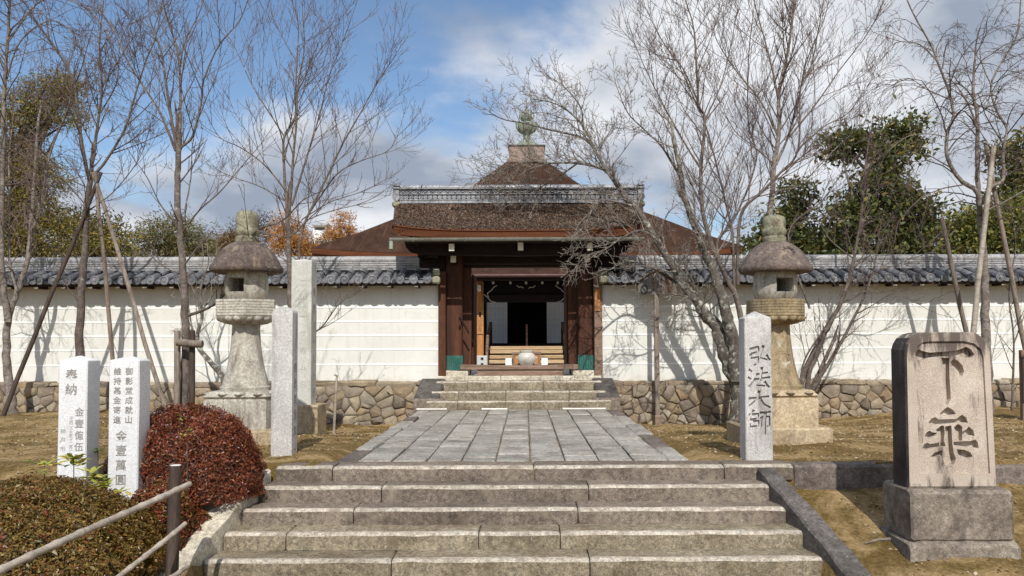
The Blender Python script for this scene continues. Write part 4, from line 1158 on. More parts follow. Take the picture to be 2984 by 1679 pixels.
# ================================================================== THINGS IN THE COURT
def court_things():
    y = 25.1
    c = at(1534.5, 1045, y); zb = at(1534, 1068, y).z
    b = empty('incense_burner', (c.x, y, .62), 'round grey ceramic incense burner on a pedestal behind the gate threshold', 'incense burner')
    child(MB().bbox(c.x - .22, c.x + .22, y - .2, y + .2, .62, zb - .02, .02), 'pedestal', M['slab_light'], b)
    child(MB().bbox(c.x - .24, c.x + .24, y - .22, y + .22, zb - .022, zb, .006), 'tray', M['ceramic'], b)
    u = 25.1 / 2400.0
    child(MB().lathe([(10 * u, zb + 2 * u), (17 * u, zb + 5 * u), (25 * u, zb + 14 * u), (27.5 * u, zb + 24 * u), (25 * u, zb + 33 * u), (19 * u, zb + 38 * u), (17.5 * u, zb + 40 * u), (19.5 * u, zb + 42 * u), (19.5 * u, zb + 47 * u), (16 * u, zb + 47 * u), (15 * u, zb + 40 * u)], (c.x, y, 0), 32), 'bowl', M['ceramic'], b, 50)
    for a in (-1.57, .52, 2.6):
        child(MB().bbox(c.x + .13 * math.cos(a) - .03, c.x + .13 * math.cos(a) + .03, y + .13 * math.sin(a) - .03, y + .13 * math.sin(a) + .03, zb, zb + .06, .01), 'foot', M['ceramic'], b)
    for s in (-1, 1):
        child(MB().lathe([(.028, -.02), (.034, 0), (.028, .02)], (c.x + s * 28 * u, y, zb + 26 * u), 10), 'lion_ear', M['ceramic'], b, 50)
    # offering box behind it
    yy = 25.45; a = at(1494, 1060, yy); d = at(1574, 1029, yy)
    o = empty('offering_box', ((a.x + d.x) / 2, yy, .62), 'orange wooden offering box with dark frame behind the incense burner', 'box')
    child(MB().box(a.x + .03, d.x - .03, yy + .02, yy + .36, .64, d.z - .03), 'panel', M['wood_orange'], o)
    mb = MB()
    for x in (a.x, d.x - .05): mb.bbox(x, x + .05, yy, yy + .38, .62, d.z, .005)
    mb.bbox(a.x - .03, d.x + .03, yy - .012, yy + .4, d.z - .04, d.z + .03, .006).bbox(a.x - .03, d.x + .03, yy - .01, yy + .39, a.z - .05, a.z, .006)
    child(mb, 'frame', M['wood_old'], o)
    for i, (px, lab) in enumerate(((1482, 'small white notice card beside the striped box, left of the incense burner'), (1587, 'small white notice card on the side of the incense burner away from the striped box'))):
        yy = 25.15; a = at(px - 9, 1066, yy); d = at(px + 9, 1044, yy)
        s = empty('notice_card', ((a.x + d.x) / 2, yy, .62), lab, 'sign', 'white notice cards behind the gate')
        child(MB().bbox(a.x, d.x, yy, yy + .012, a.z, d.z, .002), 'card', M['signwhite'], s)
        child(MB().bbox((a.x + d.x) / 2 - .02, (a.x + d.x) / 2 + .02, yy + .015, yy + .05, .62, a.z + .08, .003), 'leg', M['wood_dark'], s)
        mb = MB()
        for (x, z, w, h_) in ((.35, .55, .05, .12), (.55, .35, .06, .16), (.45, .45, .1, .05)):
            X = a.x + (d.x - a.x) * x; Z = a.z + (d.z - a.z) * z; mb.box(X, X + w * .16, yy - .002, yy + .004, Z, Z + h_ * .2)
        child(mb, 'mark', M['ink'], s)
    yy = 25.3; a = at(1390, 1066, yy); d = at(1419, 1037, yy)
    s = empty('striped_box', ((a.x + d.x) / 2, yy, .62), 'white box with black vertical stripes beside the hall porch post', 'box')
    child(MB().box(a.x, d.x, yy, yy + .25, .62, d.z), 'body', M['signwhite'], s)
    mb = MB()
    for i in range(10):
        x = a.x + (d.x - a.x) * (i + .5) / 10; mb.box(x - .006, x + .006, yy - .004, yy + .002, a.z - .2, d.z - .01)
    child(mb, 'stripes', M['ink_black'], s)
    cx = (a.x + d.x) / 2
    child(MB().box(cx - .035, cx + .04, yy - .006, yy - .003, d.z - .13, d.z - .05).box(cx - .035, cx + .04, yy - .006, yy - .003, a.z - .0, a.z + .08), 'mark', M['ink_black'], s)


court_things()

# ================================================================== STONES WITH WRITING
def glyphs(body, size, weight=0.0):
    cu = bpy.data.curves.new('glyph', 'FONT'); cu.body = body; cu.size = size; cu.align_x = 'CENTER'; cu.align_y = 'CENTER'
    cu.extrude = 0.003; cu.offset = weight; cu.resolution_u = 3
    ob = bpy.data.objects.new('glyph', cu); COL.objects.link(ob)
    dg = bpy.context.evaluated_depsgraph_get(); dg.update()
    me = bpy.data.meshes.new_from_object(ob.evaluated_get(dg))
    bpy.data.objects.remove(ob); bpy.data.curves.remove(cu)
    return me


def column_text(txt, x, y, ztop, size, pitch, mat, parent, weight=0.0, face='front', squash=1.0):
    """a column of characters cut into an upright face; one inscription part"""
    for i, ch in enumerate(txt):
        if ch == ' ': continue
        me = glyphs(ch, size, weight)
        z = ztop - pitch * (i + .5)
        if face == 'front': vs_ = [(x + v.co.x * squash, y - v.co.z, z + v.co.y) for v in me.vertices]
        else: vs_ = [(x + v.co.z, y + v.co.x * squash, z + v.co.y) for v in me.vertices]
        child(MB().add(vs_, [tuple(p.vertices) for p in me.polygons]), 'character', mat, parent); bpy.data.meshes.remove(me)


def pillar(cx, y0, w, dpt, z0, z1, cap, mat, root, name='shaft', rot=0.0, taper=0.0, b=.012):
    """square stone post with a low pyramid top, rotated about its axis"""
    rg = random.Random(int(cx * 1000)); mb = MB(); n = 8; P = []
    hw, hd = w / 2, dpt / 2; cy = y0 + hd
    for i in range(n + 1):
        u = i / n; z = z0 + (z1 - z0) * u; k = 1 - taper * u
        a, c = hw * k, hd * k
        ring = [(-a + b, -c), (a - b, -c), (a, -c + b), (a, c - b), (a - b, c), (-a + b, c), (-a, c - b), (-a, -c + b)]
        P.append([(x + rg.uniform(-.0015, .0015), y + rg.uniform(-.0015, .0015), z) for x, y in ring])
    k = 1 - taper; a, c = hw * k * .93, hd * k * .93
    P.append([(x * .95, y * .95, z1 + .012) for x, y, _ in P[-1]])
    P.append([(x * .06, y * .06, z1 + cap) for x, y, _ in P[n]])
    o = len(mb.v)
    for r in P: mb.v.extend(r)
    for i in range(len(P) - 1):
        for j in range(8): mb.f.append((i * 8 + j, i * 8 + (j + 1) % 8, (i + 1) * 8 + (j + 1) % 8, (i + 1) * 8 + j))
    mb.f.append(tuple(reversed(range(8)))); mb.f.append(tuple((len(P) - 1) * 8 + j for j in range(8)))
    cr, sr = math.cos(rot), math.sin(rot)
    mb.v = [(cx + cr * p[0] - sr * p[1], cy + sr * p[0] + cr * p[1], p[2]) for p in mb.v]
    return child(mb, name, mat, root, 30)


# ---- the two donation posts among the shrubs
d1 = 8.55; c = at(213, 1053, d1)
e = empty('donation_post', (c.x, d1 + .14, gz(c.x, d1)), 'pale granite donation post behind the olive hedge, farther from the steps', 'stone post')
zt = at(229, 1053, d1).z
pillar(c.x, d1, .30, .27, -.6, zt, .055, M['granite_new'], e)
u = d1 / 2400.0
def px_on(e_, txt, px, py0, size_px, pitch_px, d, mat, weight=.0, squash=1.0):
    p = at(px, py0, d); s = size_px * d / 2400.0; return column_text(txt, p.x, d - .0005, p.z, s, pitch_px * d / 2400.0, mat, e_, weight, squash=squash)
px_on(e, '奉納', 209, 1074, 36, 42, d1, M['ink'], .0012)
px_on(e, '金壹億伍阡', 232, 1186, 27, 33.5, d1, M['ink'], .0009)
px_on(e, '平成二十五年十二月一日', 208, 1214, 12, 10.5, d1, M['ink_soft'], .0)
px_on(e, '神戸市', 184, 1246, 17, 25, d1, M['ink_soft'], .0002)
d2 = 8.3; c = at(362, 1053, d2)
e = empty('donation_post', (c.x, d2 + .14, gz(c.x, d2)), 'pale granite donation post between the round red shrub and its twin post', 'stone post')
zt = at(367, 1053, d2).z
pillar(c.x - .0, d2, .305, .26, -.7, zt, .05, M['granite_new'], e)
px_on(e, '御影堂成就山', 377, 1070, 23, 28, d2, M['ink'], .0007)
px_on(e, '維持基金寄進', 343, 1070, 23, 28, d2, M['ink'], .0007)
px_on(e, '金壹萬圓', 354, 1252, 33, 42, d2, M['ink'], .0012)

# ---- plain round-topped post left of the path
d3 = 9.95; c = at(822, 1000, d3)
g0 = gz(c.x, d3)
e = empty('stone_post', (c.x, d3 + .12, g0), 'plain grey granite post with rounded top left of the path', 'stone post')
zt = at(822, 912, d3).z; hw = .125
arc = [(c.x - hw, g0 - .3)] + [(c.x + hw * math.cos(math.pi * (1 - i / 10)) * 1.0, zt + .075 * math.sin(math.pi * i / 10)) for i in range(11)] + [(c.x + hw, g0 - .3)]
child(MB().prism(arc, d3, d3 + .23), 'shaft', M['granite_post'], e)
column_text('御影堂成就山', c.x + hw + .0005, d3 + .12, at(822, 1050, d3).z, .13, .19, M['ink'], e, .001, face='side')

# ---- tall inscribed stone behind it
d4 = 14.55; c = at(876, 1000, d4); g0 = gz(c.x, d4)
e = empty('inscribed_pillar', (c.x, d4 + .3, g0), 'tallest inscribed granite pillar on a square pedestal left of the path', 'stone pillar')
zp_ = at(876, 1180, d4).z; zt = at(876, 760, d4).z
hwp = .33
child(block(c.x - hwp, c.x + hwp, d4 - .1, d4 + .56, g0 - .2, zp_, .02, .006, 4, rnd), 'pedestal', M['sand_block'], e, 35)
pillar(c.x, d4 + .02, .36, .38, zp_ - .01, zt, .05, M['granite_tall'], e)
column_text('二十一ケ寺ム三', c.x + .04, d4 + .0195, at(876, 800, d4).z, .13, .30, M['ink_soft'], e)
column_text('御室八十八ヶ所', c.x + .1805, d4 + .2, at(876, 825, d4).z, .17, .30, M['ink'], e, face='side')


# ---- brush-like strokes cut into stone
def stroke(mb, pts, w, y0, y1):
    """tapering stroke along a polyline given in metres (x,z): a prism y0..y1"""
    pts = [Vector(p) for p in pts]
    P = []
    for i in range(len(pts) - 1):
        for k in range(3): P.append(pts[i].lerp(pts[i + 1], k / 3))
    P.append(pts[-1]); n = len(P)
    L_, R_ = [], []
    for i, p in enumerate(P):
        t = (P[min(n - 1, i + 1)] - P[max(0, i - 1)]).normalized(); nn = Vector((-t.y, t.x))
        u = i / (n - 1); ww = w * (1.0 - .45 * math.sin(u * math.pi * .9) - .45 * max(0, u - .6)) * .5
        L_.append(p + nn * ww); R_.append(p - nn * ww)
    for i in range(n - 1):
        o = len(mb.v)
        for y in (y0, y1):
            for q in (L_[i], R_[i], R_[i + 1], L_[i + 1]): mb.v.append((q.x, y, q.y))
    # one closed strip
    mb.v = mb.v[:len(mb.v) - 8 * (n - 1)]
    o = len(mb.v)
    for y in (y0, y1):
        for q in L_ + R_: mb.v.append((q.x, y, q.y))
    m = 2 * n
    for i in range(n - 1):
        mb.f.append((o + i, o + i + 1, o + n + i + 1, o + n + i)); mb.f.append((o + m + i + 1, o + m + i, o + m + n + i, o + m + n + i + 1))
        mb.f.append((o + i + 1, o + i, o + m + i, o + m + i + 1)); mb.f.append((o + n + i, o + n + i + 1, o + m + n + i + 1, o + m + n + i))
    mb.f.append((o, o + n, o + m + n, o + m)); mb.f.append((o + n + n - 1, o + n - 1, o + m + n - 1, o + m + n + n - 1))


KOBO = [[(188, 757), (236, 742), (236, 768), (196, 780)], [(197, 780), (190, 806), (236, 796), (233, 828), (212, 842)], [(262, 735), (243, 800), (288, 812)], [(278, 785), (298, 815)],
        [(185, 862), (202, 875)], [(180, 903), (198, 914)], [(186, 956), (216, 916)], [(222, 890), (286, 878)], [(254, 850), (250, 908)], [(212, 916), (298, 903)], [(248, 914), (226, 946), (282, 949)], [(268, 925), (294, 958)],
        [(184, 1017), (292, 1004)], [(240, 974), (234, 1014), (187, 1056)], [(240, 1010), (266, 1046), (300, 1064)],
        [(212, 1076), (196, 1098)], [(192, 1096), (190, 1168)], [(194, 1102), (236, 1096), (233, 1122), (196, 1126)], [(194, 1138), (238, 1133), (235, 1160), (196, 1165)],
        [(242, 1092), (302, 1086)], [(252, 1114), (250, 1166)], [(252, 1116), (294, 1111), (293, 1158), (282, 1164)], [(272, 1092), (270, 1206)]]
d5 = 9.62; p0 = at(2171, 1100, d5); p1 = at(2250, 1100, d5); cx = (p0.x + p1.x) / 2; w5 = p1.x - p0.x
g0 = gz(cx, d5)
e = empty('stone_post', (cx, d5 + .13, g0), 'weathered granite post with four deep-cut characters right of the path', 'stone post')
zt = at(2210, 928, d5).z
sh = pillar(cx, d5, w5, .27, g0 - .3, zt, .085, M['granite_post'], e)
cut = MB()
for s in KOBO:
    pts = [at(2080 + x / 1.81, 600 + y / 1.81, d5) for x, y in s]
    stroke(cut, [(p.x, p.z) for p in pts], .036, d5 - .05, d5 + .035)
boolean(sh, cut)


# ---- the big stele
d6 = 7.75; k6 = d6 / 2400.0 / 2.04
base6 = at(2560 + 442 / 2.04, 950 + 970 / 2.04, d6)
def zl(x, y): return (base6.x + (x - 442) * k6, base6.z + (970 - y) * k6)
g0 = gz(base6.x, 7.6)
e = empty('stone_stele', (base6.x, d6 + .2, g0), 'broad pinkish stone stele carved with two large characters on a stepped base', 'stele')
out = [(178, 970), (178, 150), (190, 112), (212, 78), (250, 52), (290, 44), (560, 44), (610, 52), (650, 80), (676, 118), (688, 160), (706, 960), (706, 970)]
pts = [zl(*p) for p in out]; mb = MB()
n = len(pts); cx = sum(p[0] for p in pts) / n; cz = sum(p[1] for p in pts) / n
# chamfered slab
def inset(k): return [(cx + (p[0] - cx) * (1 - k), cz + (p[1] - cz) * (1 - k * .7)) for p in pts]
rings = [(inset(.035), d6), (pts, d6 + .02), (pts, d6 + .30), (inset(.03), d6 + .32)]
for r, y in rings: mb.v.extend([(p[0], y, p[1]) for p in r])
for i in range(3):
    for j in range(n): mb.f.append((i * n + j, i * n + (j + 1) % n, (i + 1) * n + (j + 1) % n, (i + 1) * n + j))
mb.f.append(tuple(reversed(range(n)))); mb.f.append(tuple(3 * n + j for j in range(n)))
st = child(mb, 'slab', M['stele'], e)
bm = bmesh.new(); bm.from_mesh(st.data); bmesh.ops.recalc_face_normals(bm, faces=bm.faces[:]); bm.to_mesh(st.data); bm.free()
panel = [(246, 880), (240, 170), (252, 128), (285, 103), (330, 98), (530, 98), (590, 112), (628, 145), (643, 190), (664, 880)]
boolean(st, MB().prism([zl(*p) for p in panel], d6 - .1, d6 + .022), False)
STR = [[(248, 180), (262, 150), (290, 160), (330, 170), (480, 160), (520, 148), (548, 135), (575, 150), (592, 178), (580, 192), (540, 190), (480, 183), (400, 183), (330, 190), (290, 205), (262, 208)],
       [(400, 200), (442, 200), (440, 300), (445, 440), (430, 472), (412, 460), (406, 400), (412, 300), (410, 220)],
       [(458, 222), (472, 208), (492, 215), (520, 245), (528, 275), (520, 300), (500, 298), (475, 265)],
       [(385, 530), (405, 510), (430, 492), (460, 510), (475, 528), (450, 533), (430, 535), (405, 533)],
       [(318, 580), (335, 560), (355, 552), (375, 566), (480, 563), (500, 548), (515, 538), (535, 555), (546, 578), (500, 576), (430, 583), (370, 587), (330, 588)],
       [(293, 660), (305, 640), (320, 632), (335, 643), (362, 643), (345, 657), (320, 668)],
       [(360, 625), (390, 603), (402, 600), (404, 640), (398, 694), (378, 694), (376, 640)],
       [(415, 605), (445, 598), (448, 700), (455, 760), (468, 795), (455, 825), (432, 840), (410, 825), (398, 795), (420, 780), (424, 700)],
       [(468, 610), (490, 592), (510, 605), (506, 688), (480, 688), (478, 630)],
       [(512, 640), (540, 625), (552, 608), (575, 630), (582, 657), (560, 650), (520, 652)],
       [(278, 735), (290, 710), (305, 703), (320, 711), (405, 699), (410, 716), (330, 727), (290, 740)],
       [(460, 698), (560, 694), (590, 685), (600, 700), (606, 728), (560, 724), (500, 714), (462, 710)],
       [(325, 782), (345, 762), (390, 748), (385, 770), (350, 781)],
       [(480, 742), (520, 745), (555, 760), (568, 780), (550, 790), (510, 780), (488, 765)]]
cut = MB()
def fatten(s, k):
    n_ = len(s); ar = sum(s[i][0] * s[(i + 1) % n_][1] - s[(i + 1) % n_][0] * s[i][1] for i in range(n_)); sg = 1 if ar > 0 else -1
    out_ = []
    for i in range(n_):
        a_, b_ = Vector(s[i - 1]), Vector(s[(i + 1) % n_]); t_ = (b_ - a_).normalized()
        out_.append((s[i][0] + t_.y * sg * k, s[i][1] - t_.x * sg * k))
    return out_


for s in STR: cut.prism([zl(*p) for p in fatten(s, 4.5)], d6 - .1, d6 + .085)
boolean(st, cut)
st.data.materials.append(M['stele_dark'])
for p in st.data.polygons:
    if p.normal.x < -.5 and p.center.x < base6.x - .38: p.material_index = 1  # side faces turned left take the much darker granite
fr = d6 - .10
b0 = at(2560 + 197 / 2.04, 1580, fr); b1 = at(2560 + 812 / 2.04, 1580, fr); zt = base6.z + .005
child(block(b0.x, b1.x, fr, fr + .60, b0.z, zt, .022, .006, 8, rnd, wear=.01), 'base', M['stele_base'], e, 35)
child(block(b0.x - .03, b1.x + .03, fr - .05, fr + .66, b0.z - .45, b0.z + .004, .025, .012, 8, rnd, wear=.015), 'footing', M['stele_base'], e, 35)


# ================================================================== STONE LANTERNS
def lantern(axis_px, d, label, rot, left):
    u = d / 2400.0
    c = at(axis_px, 1000, d); X = c.x; g0 = gz(X, d - .55)
    e = empty('stone_lantern', (X, d, g0), label, 'stone lantern', 'stone lanterns beside the path')
    def z(py): return at(axis_px, py, d).z
    o = (X, d, 0); rg = random.Random(int(axis_px))
    bz = z(1236) if not left else z(1243)
    hb = .575
    child(block(X - hb, X + hb, d - hb, d + hb, g0 - .3, bz, .02, .006, 6, rg), 'base', M['sand_block'], e, 35)
    # plinth with moulded top
    zt = z(1133) if not left else z(1137)
    h2 = .45
    mb = MB(); P = [(h2, bz - .01), (h2 + .005, bz + (zt - bz) * .74), (h2 - .02, bz + (zt - bz) * .80), (h2 + .01, bz + (zt - bz) * .86), (h2 - .06, zt)]
    sq = lambda a, zz: 1.0 / max(abs(math.cos(a)), abs(math.sin(a))) ** .86
    mb.lathe(P, o, 48, 0, sq)
    child(mb, 'plinth', M['sand_block'] if not left else M['lantern'], e, 45)
    mbp = MB()
    for q in range(12):                                   # carved petals on the plinth top
        a = q * math.pi / 6 + .13; rr = (h2 - .03) * sq(a, 0)
        mbp.lathe([(.001, -.03), (.055, -.015), (.07, .012), (.03, .035), (.001, .04)], (X + rr * math.cos(a), d + rr * math.sin(a), zt - .045), 10)
    child(mbp, 'petal_band', M['sand_block'] if not left else M['lantern'], e, 60)
    zs = z(945)
    m = M['lantern_warm'] if not left else M['lantern']
    child(MB().lathe([(.345, zt - .005), (.352, zt + .05), (.325, zt + .06), (.30, zt + .16), (.262, zt + .30), (.232, zt + .45), (.21, zt + .62), (.196, zt + .78), (.19, zs + .02)], o, 40), 'shaft', m, e, 45)
    zc0, zc1 = zs - .01, z(876)
    prof = [(.20, zc0), (.30, zc0 + .02), (.365, zc0 + .08), (.385, zc0 + .11), (.39, zc0 + .125)]
    t = zc0 + .13; k = 0
    while t < zc1 - .01:
        prof += [(.396, t), (.396, t + .03), (.386, t + .034)]; t += .038
    prof += [(.38, zc1)]
    if left: mod = lambda a, zz: 1.04 / max(abs(math.cos(((a + .26) % (math.pi / 3)) - math.pi / 6)), .1) * .955
    else: mod = None
    pf = child(MB().lathe(prof, o, 48, 0, mod), 'platform', M['lantern'] if left else M['lantern_warm'], e, 35)
    mbp = MB()
    for q in range(16):
        a = q * math.pi / 8; mbp.lathe([(.001, -.05), (.05, -.035), (.075, .0), (.07, .03), (.001, .045)], (X + .335 * math.cos(a), d + .335 * math.sin(a), zc0 + .085), 10)
    child(mbp, 'lotus_petals', M['lantern'] if left else M['lantern_warm'], pf, 60)
    # fire box
    zf0, zf1 = zc1 - .003, z(792)
    hgt = zf1 - zf0
    fb = child(MB().lathe([(.24, zf0), (.275, zf0 + .03), (.30, zf0 + hgt * .3), (.305, zf0 + hgt * .5), (.295, zf0 + hgt * .8), (.27, zf1 + .02)], o, 40), 'fire_box', M['lantern'], e, 45)
    a = rot; dx, dy = math.sin(a), -math.cos(a)          # outward direction of the window
    zw0, zw1 = z(853), z(813)
    q = []
    for (r, s_) in ((.5, -.13), (.5, .13), (-.16, .13), (-.16, -.13)): q.append((X + dx * r - dy * s_, d + dy * r + dx * s_))
    cut = MB(); cut.add([(p[0], p[1], zw0) for p in q] + [(p[0], p[1], zw1) for p in q], [(0, 1, 2, 3), (7, 6, 5, 4), (0, 4, 5, 1), (1, 5, 6, 2), (2, 6, 7, 3), (3, 7, 4, 0)])
    boolean(fb, cut, False)
    # roof
    zr0, zr1 = z(798), z(706)
    hr = zr1 - zr0
    prof = [(.20, zr0 + .03), (.40, zr0 - .0), (.495, zr0 + .02), (.512, zr0 + .05), (.508, zr0 + .085), (.47, zr0 + .13), (.445, zr0 + .19), (.40, zr0 + hr * .58), (.34, zr0 + hr * .74), (.25, zr0 + hr * .9), (.15, zr1)]
    if left: mod = lambda a_, zz: 1.0 + .05 * abs(math.cos(3 * (a_ + .3))) ** 14
    else: mod = lambda a_, zz: 1.0 + .018 * math.cos(3 * a_ + 1)
    child(MB().lathe(prof, o, 60, 0, mod), 'lantern_roof', M['lantern_roof'], e, 45)
    if not left:                                        # carved crest on the roof
        mb = MB(); zz = zr0 + hr * .62; a0 = .22
        for qq in range(9):
            aa = qq * 2 * math.pi / 9; mb.lathe([(.001, -.022), (.03, -.01), (.032, .01), (.001, .022)], (X + .38 * math.sin(a0) + .07 * math.cos(aa), d - .36 * math.cos(a0) + .03 * math.sin(aa), zz + .065 * math.sin(aa)), 8)
        child(mb, 'carved_crest', M['lantern_roof'], e, 60)
    # finial: ring, lotus, jewel
    zf = zr1 - .02; ztop = z(627) if not left else z(614)
    H_ = ztop - zf
    prof = [(.16, zf), (.165, zf + .02), (.165, zf + .085), (.14, zf + .10), (.165, zf + .14), (.17, zf + .19), (.15, zf + .215), (.158, zf + .26), (.165, zf + H_ * .78), (.145, zf + H_ * .92), (.08, zf + H_ * .985), (.02, ztop)]
    child(MB().lathe(prof, o, 24, 0, lambda a_, zz: 1 + .05 * math.cos(8 * a_) * (1 if zz < zf + .2 else .3)), 'finial', M['lantern_moss'], e, 50)
    return e, X, d, zt


eR, XR, dR, ztR = lantern(2261, 11.65, 'round-roofed stone lantern with warm tan shaft behind the four-character post', .22, False)
column_text('献', XR + .04, dR - .222, at(2261, 1020, 11.4).z, .17, .17, M['ink_warm'], eR, .001)
column_text('燈', XR + .04, dR - .264, at(2261, 1092, 11.4).z, .17, .17, M['ink_warm'], eR, .001)
lantern(717, 11.8, 'pale stone lantern with lotus-carved platform behind the red shrub', -.24, True)


# ================================================================== SIGNS, STAKES, POLES
def notice_board():
    d = 17.85; p = at(1916, 1237, d); g0 = gz(p.x, d)
    e = empty('notice_board', (p.x, d, g0), 'weathered two-sided wooden notice board with little roof on a tall post', 'notice board')
    zt, zb = at(1916, 790, d).z, at(1916, 858, d).z
    child(MB().bbox(p.x - .05, p.x + .05, d - .05, d + .05, g0 - .25, zt, .008), 'post', M['pole'], e)
    child(MB().bbox(p.x - .06, p.x + .06, d - .06, d + .06, g0 - .2, g0 + .22, .008), 'post_shoe', M['wood_old'], e)
    # two boards meeting at an edge that points at the path
    a = at(1861, 857, d + .28).x; b = at(1970, 857, d + .28).x; n = Vector((p.x + .02, d - .06))
    for x1, nm, m in ((a, 'board', M['board_old']), (b, 'board', M['board_old'])):
        q = Vector((x1, d + .28)); t = (q - n).normalized(); nn = Vector((-t.y, t.x)) * .02
        mb = MB()
        V = [n + nn, q + nn, q - nn, n - nn]
        lo = -.08
        mb.add([(v.x, v.y, zb - .0) for v in V] + [(V[0].x, V[0].y, zt - .04), (V[1].x, V[1].y, zt - .26), (V[2].x, V[2].y, zt - .26), (V[3].x, V[3].y, zt - .04)],
               [(0, 1, 2, 3), (7, 6, 5, 4), (0, 4, 5, 1), (1, 5, 6, 2), (2, 6, 7, 3), (3, 7, 4, 0)])
        bo = child(mb, nm, m, e)
        out = -nn.normalized() if nn.y > 0 else nn.normalized()
        # painted writing: columns of dark strokes, and on the lit face a barred circle
        mk = MB(); rg = random.Random(int(abs(x1) * 100))
        L_ = (q - n).length
        def quad(s0, s1, z0, z1):
            A = n + t * s0 + out * .023; B = n + t * s1 + out * .023
            mk.add([(A.x, A.y, z0), (B.x, B.y, z0), (B.x, B.y, z1), (A.x, A.y, z1)], [(0, 1, 2, 3)])
        for cidx in range(2 if x1 == a else 3):
            s0 = .06 + cidx * .13; z = zt - .16 - .05 * cidx
            while z > zb + .06:
                h_ = rg.uniform(.03, .05)
                for _ in range(3):
                    ss = s0 + rg.uniform(0, .03); quad(ss, ss + rg.uniform(.01, .04), z - h_ + rg.uniform(0, .03), z - rg.uniform(0, .02))
                z -= .075
            if x1 == a: break
        child(mk, 'writing', M['ink_black'], bo)
        if x1 == a:
            cc = n + t * (L_ - .17) + out * .03; zc = zb + .12
            ring = [(cc.x + t.x * .088 * math.cos(k * .3142), cc.y + t.y * .088 * math.cos(k * .3142), zc + .088 * math.sin(k * .3142)) for k in range(21)]
            mb = MB().tube(ring, .011, 5).tube([ring[3], ring[13]], .007, 4)
            mb.v = [v for v in mb.v]
            child(mb, 'barred_circle', M['ink_black'], bo)
        # sloping roof board
        rb = MB(); A = n + out * .09; B = q + t * .12 + out * .09; C = q + t * .12 - out * .08; D = n - out * .08
        rb.add([(A.x, A.y, zt - .0), (B.x, B.y, zt - .27), (C.x, C.y, zt - .25), (D.x, D.y, zt + .02), (A.x, A.y, zt + .025), (B.x, B.y, zt - .245), (C.x, C.y, zt - .225), (D.x, D.y, zt + .045)],
               [(0, 1, 2, 3), (7, 6, 5, 4), (0, 4, 5, 1), (1, 5, 6, 2), (2, 6, 7, 3), (3, 7, 4, 0)])
        child(rb, 'roof_board', M['pole'], e)


notice_board()


def edge_sign():
    d = 15.0; p = at(2985, 1150, d); g0 = gz(p.x, d)
    e = empty('wooden_sign', (p.x, d, g0), 'dark wooden post with a board beyond the carved stele', 'sign')
    child(MB().bbox(p.x - .06, p.x + .06, d - .05, d + .05, g0 - .2, at(2985, 1020, d).z, .01), 'post', M['wood_old'], e)
    child(MB().bbox(p.x - .075, p.x + .35, d - .09, d - .055, at(2985, 1170, d).z, at(2985, 1045, d).z, .006), 'board', M['pole_dark'], e)
    child(MB().tube([(p.x - .10, d - .075, at(2985, 1040, d).z), (p.x + .4, d - .075, at(2985, 1040, d).z)], .03, 8), 'crossbar', M['pole_dark'], e, 40)


edge_sign()

# thin bent stake left of the path
d = 15.2; p = at(972, 1240, d); q = at(981, 1105, d); g0 = gz(p.x, d)
o = MB().tube([(p.x, d, g0 - .1), tuple(q), tuple(at(983, 1095, d)), tuple(at(974, 1092, d - .05))], [.024, .022, .024, .016], 8).build('metal_stake', M['bamboo'], None, 40)
tag(o, 'thin grey stake with bent top between inscribed pillar and path', 'stake')


def pole(pts, r, mat, label, name='support_pole', group='wooden poles propping the trees', sides=8):
    P = [tuple(p) for p in pts]
    k = 7; Q = []
    rg = random.Random(int(abs(P[0][0]) * 997))
    for i in range(k):
        t = i / (k - 1); Q.append(tuple(P[0][j] + (P[-1][j] - P[0][j]) * t + (rg.uniform(-.012, .012) if 0 < i < k - 1 else 0) for j in range(3)))
    o = MB().tube(Q, [r * (1.08 - .2 * i / (k - 1)) for i in range(k)], sides).build(name, mat, None, 50)
    tag(o, label, 'pole', group); return o


def gpoint(px, py, dguess):
    """where the ray through a pixel meets the ground"""
    d = 7.0
    while d < 18.2:
        p = at(px, py, d)
        if p.z <= gz(p.x, d): return p
        d += .02
    p = at(px, py, dguess); p.z = gz(p.x, dguess); return p


T2D, T3D, T10D = 16.7, 12.6, 16.7
top = at(281, 535, T2D - .05)
for (bx, by), m, lab in (((4, 1194), M['pole_dark'], 'dark prop pole leaning against the forked cherry, foot farthest from the steps'),
                         ((345, 1110), M['pole'], 'pale grey prop pole leaning against the forked cherry, almost upright'),
                         ((507, 1150), M['pole'], 'brown prop pole leaning against the forked cherry, foot at the tree stand')):
    d_ = {4: 16.4, 345: 17.5, 507: 15.9}[bx]; b = at(bx, by, d_); b.z = gz(b.x, d_) - .08
    tp = top + (top - b).normalized() * .25
    pole([b, tp], .044, m, lab)
tp = at(2896, 425, T10D - .1); b = at(2800, 1010, 16.1); b.z = gz(b.x, 16.1) - .1
pole([b, tp], .055, M['bamboo'], 'thick pale prop pole slanting up to the weeping tree behind the stele')
b = at(3020, 1010, 17.4); b.z = gz(b.x, 17.4) - .1
pole([b, at(2872, 415, T10D + .1)], .05, M['pole'], 'brown prop pole leaning on the weeping tree from the far side')
b = at(2862, 1010, 17.3); b.z = gz(b.x, 17.3) - .1
pole([b, at(2744, 634, 17.0)], .05, M['pole'], 'short cut pole end poking out beside the weeping tree')

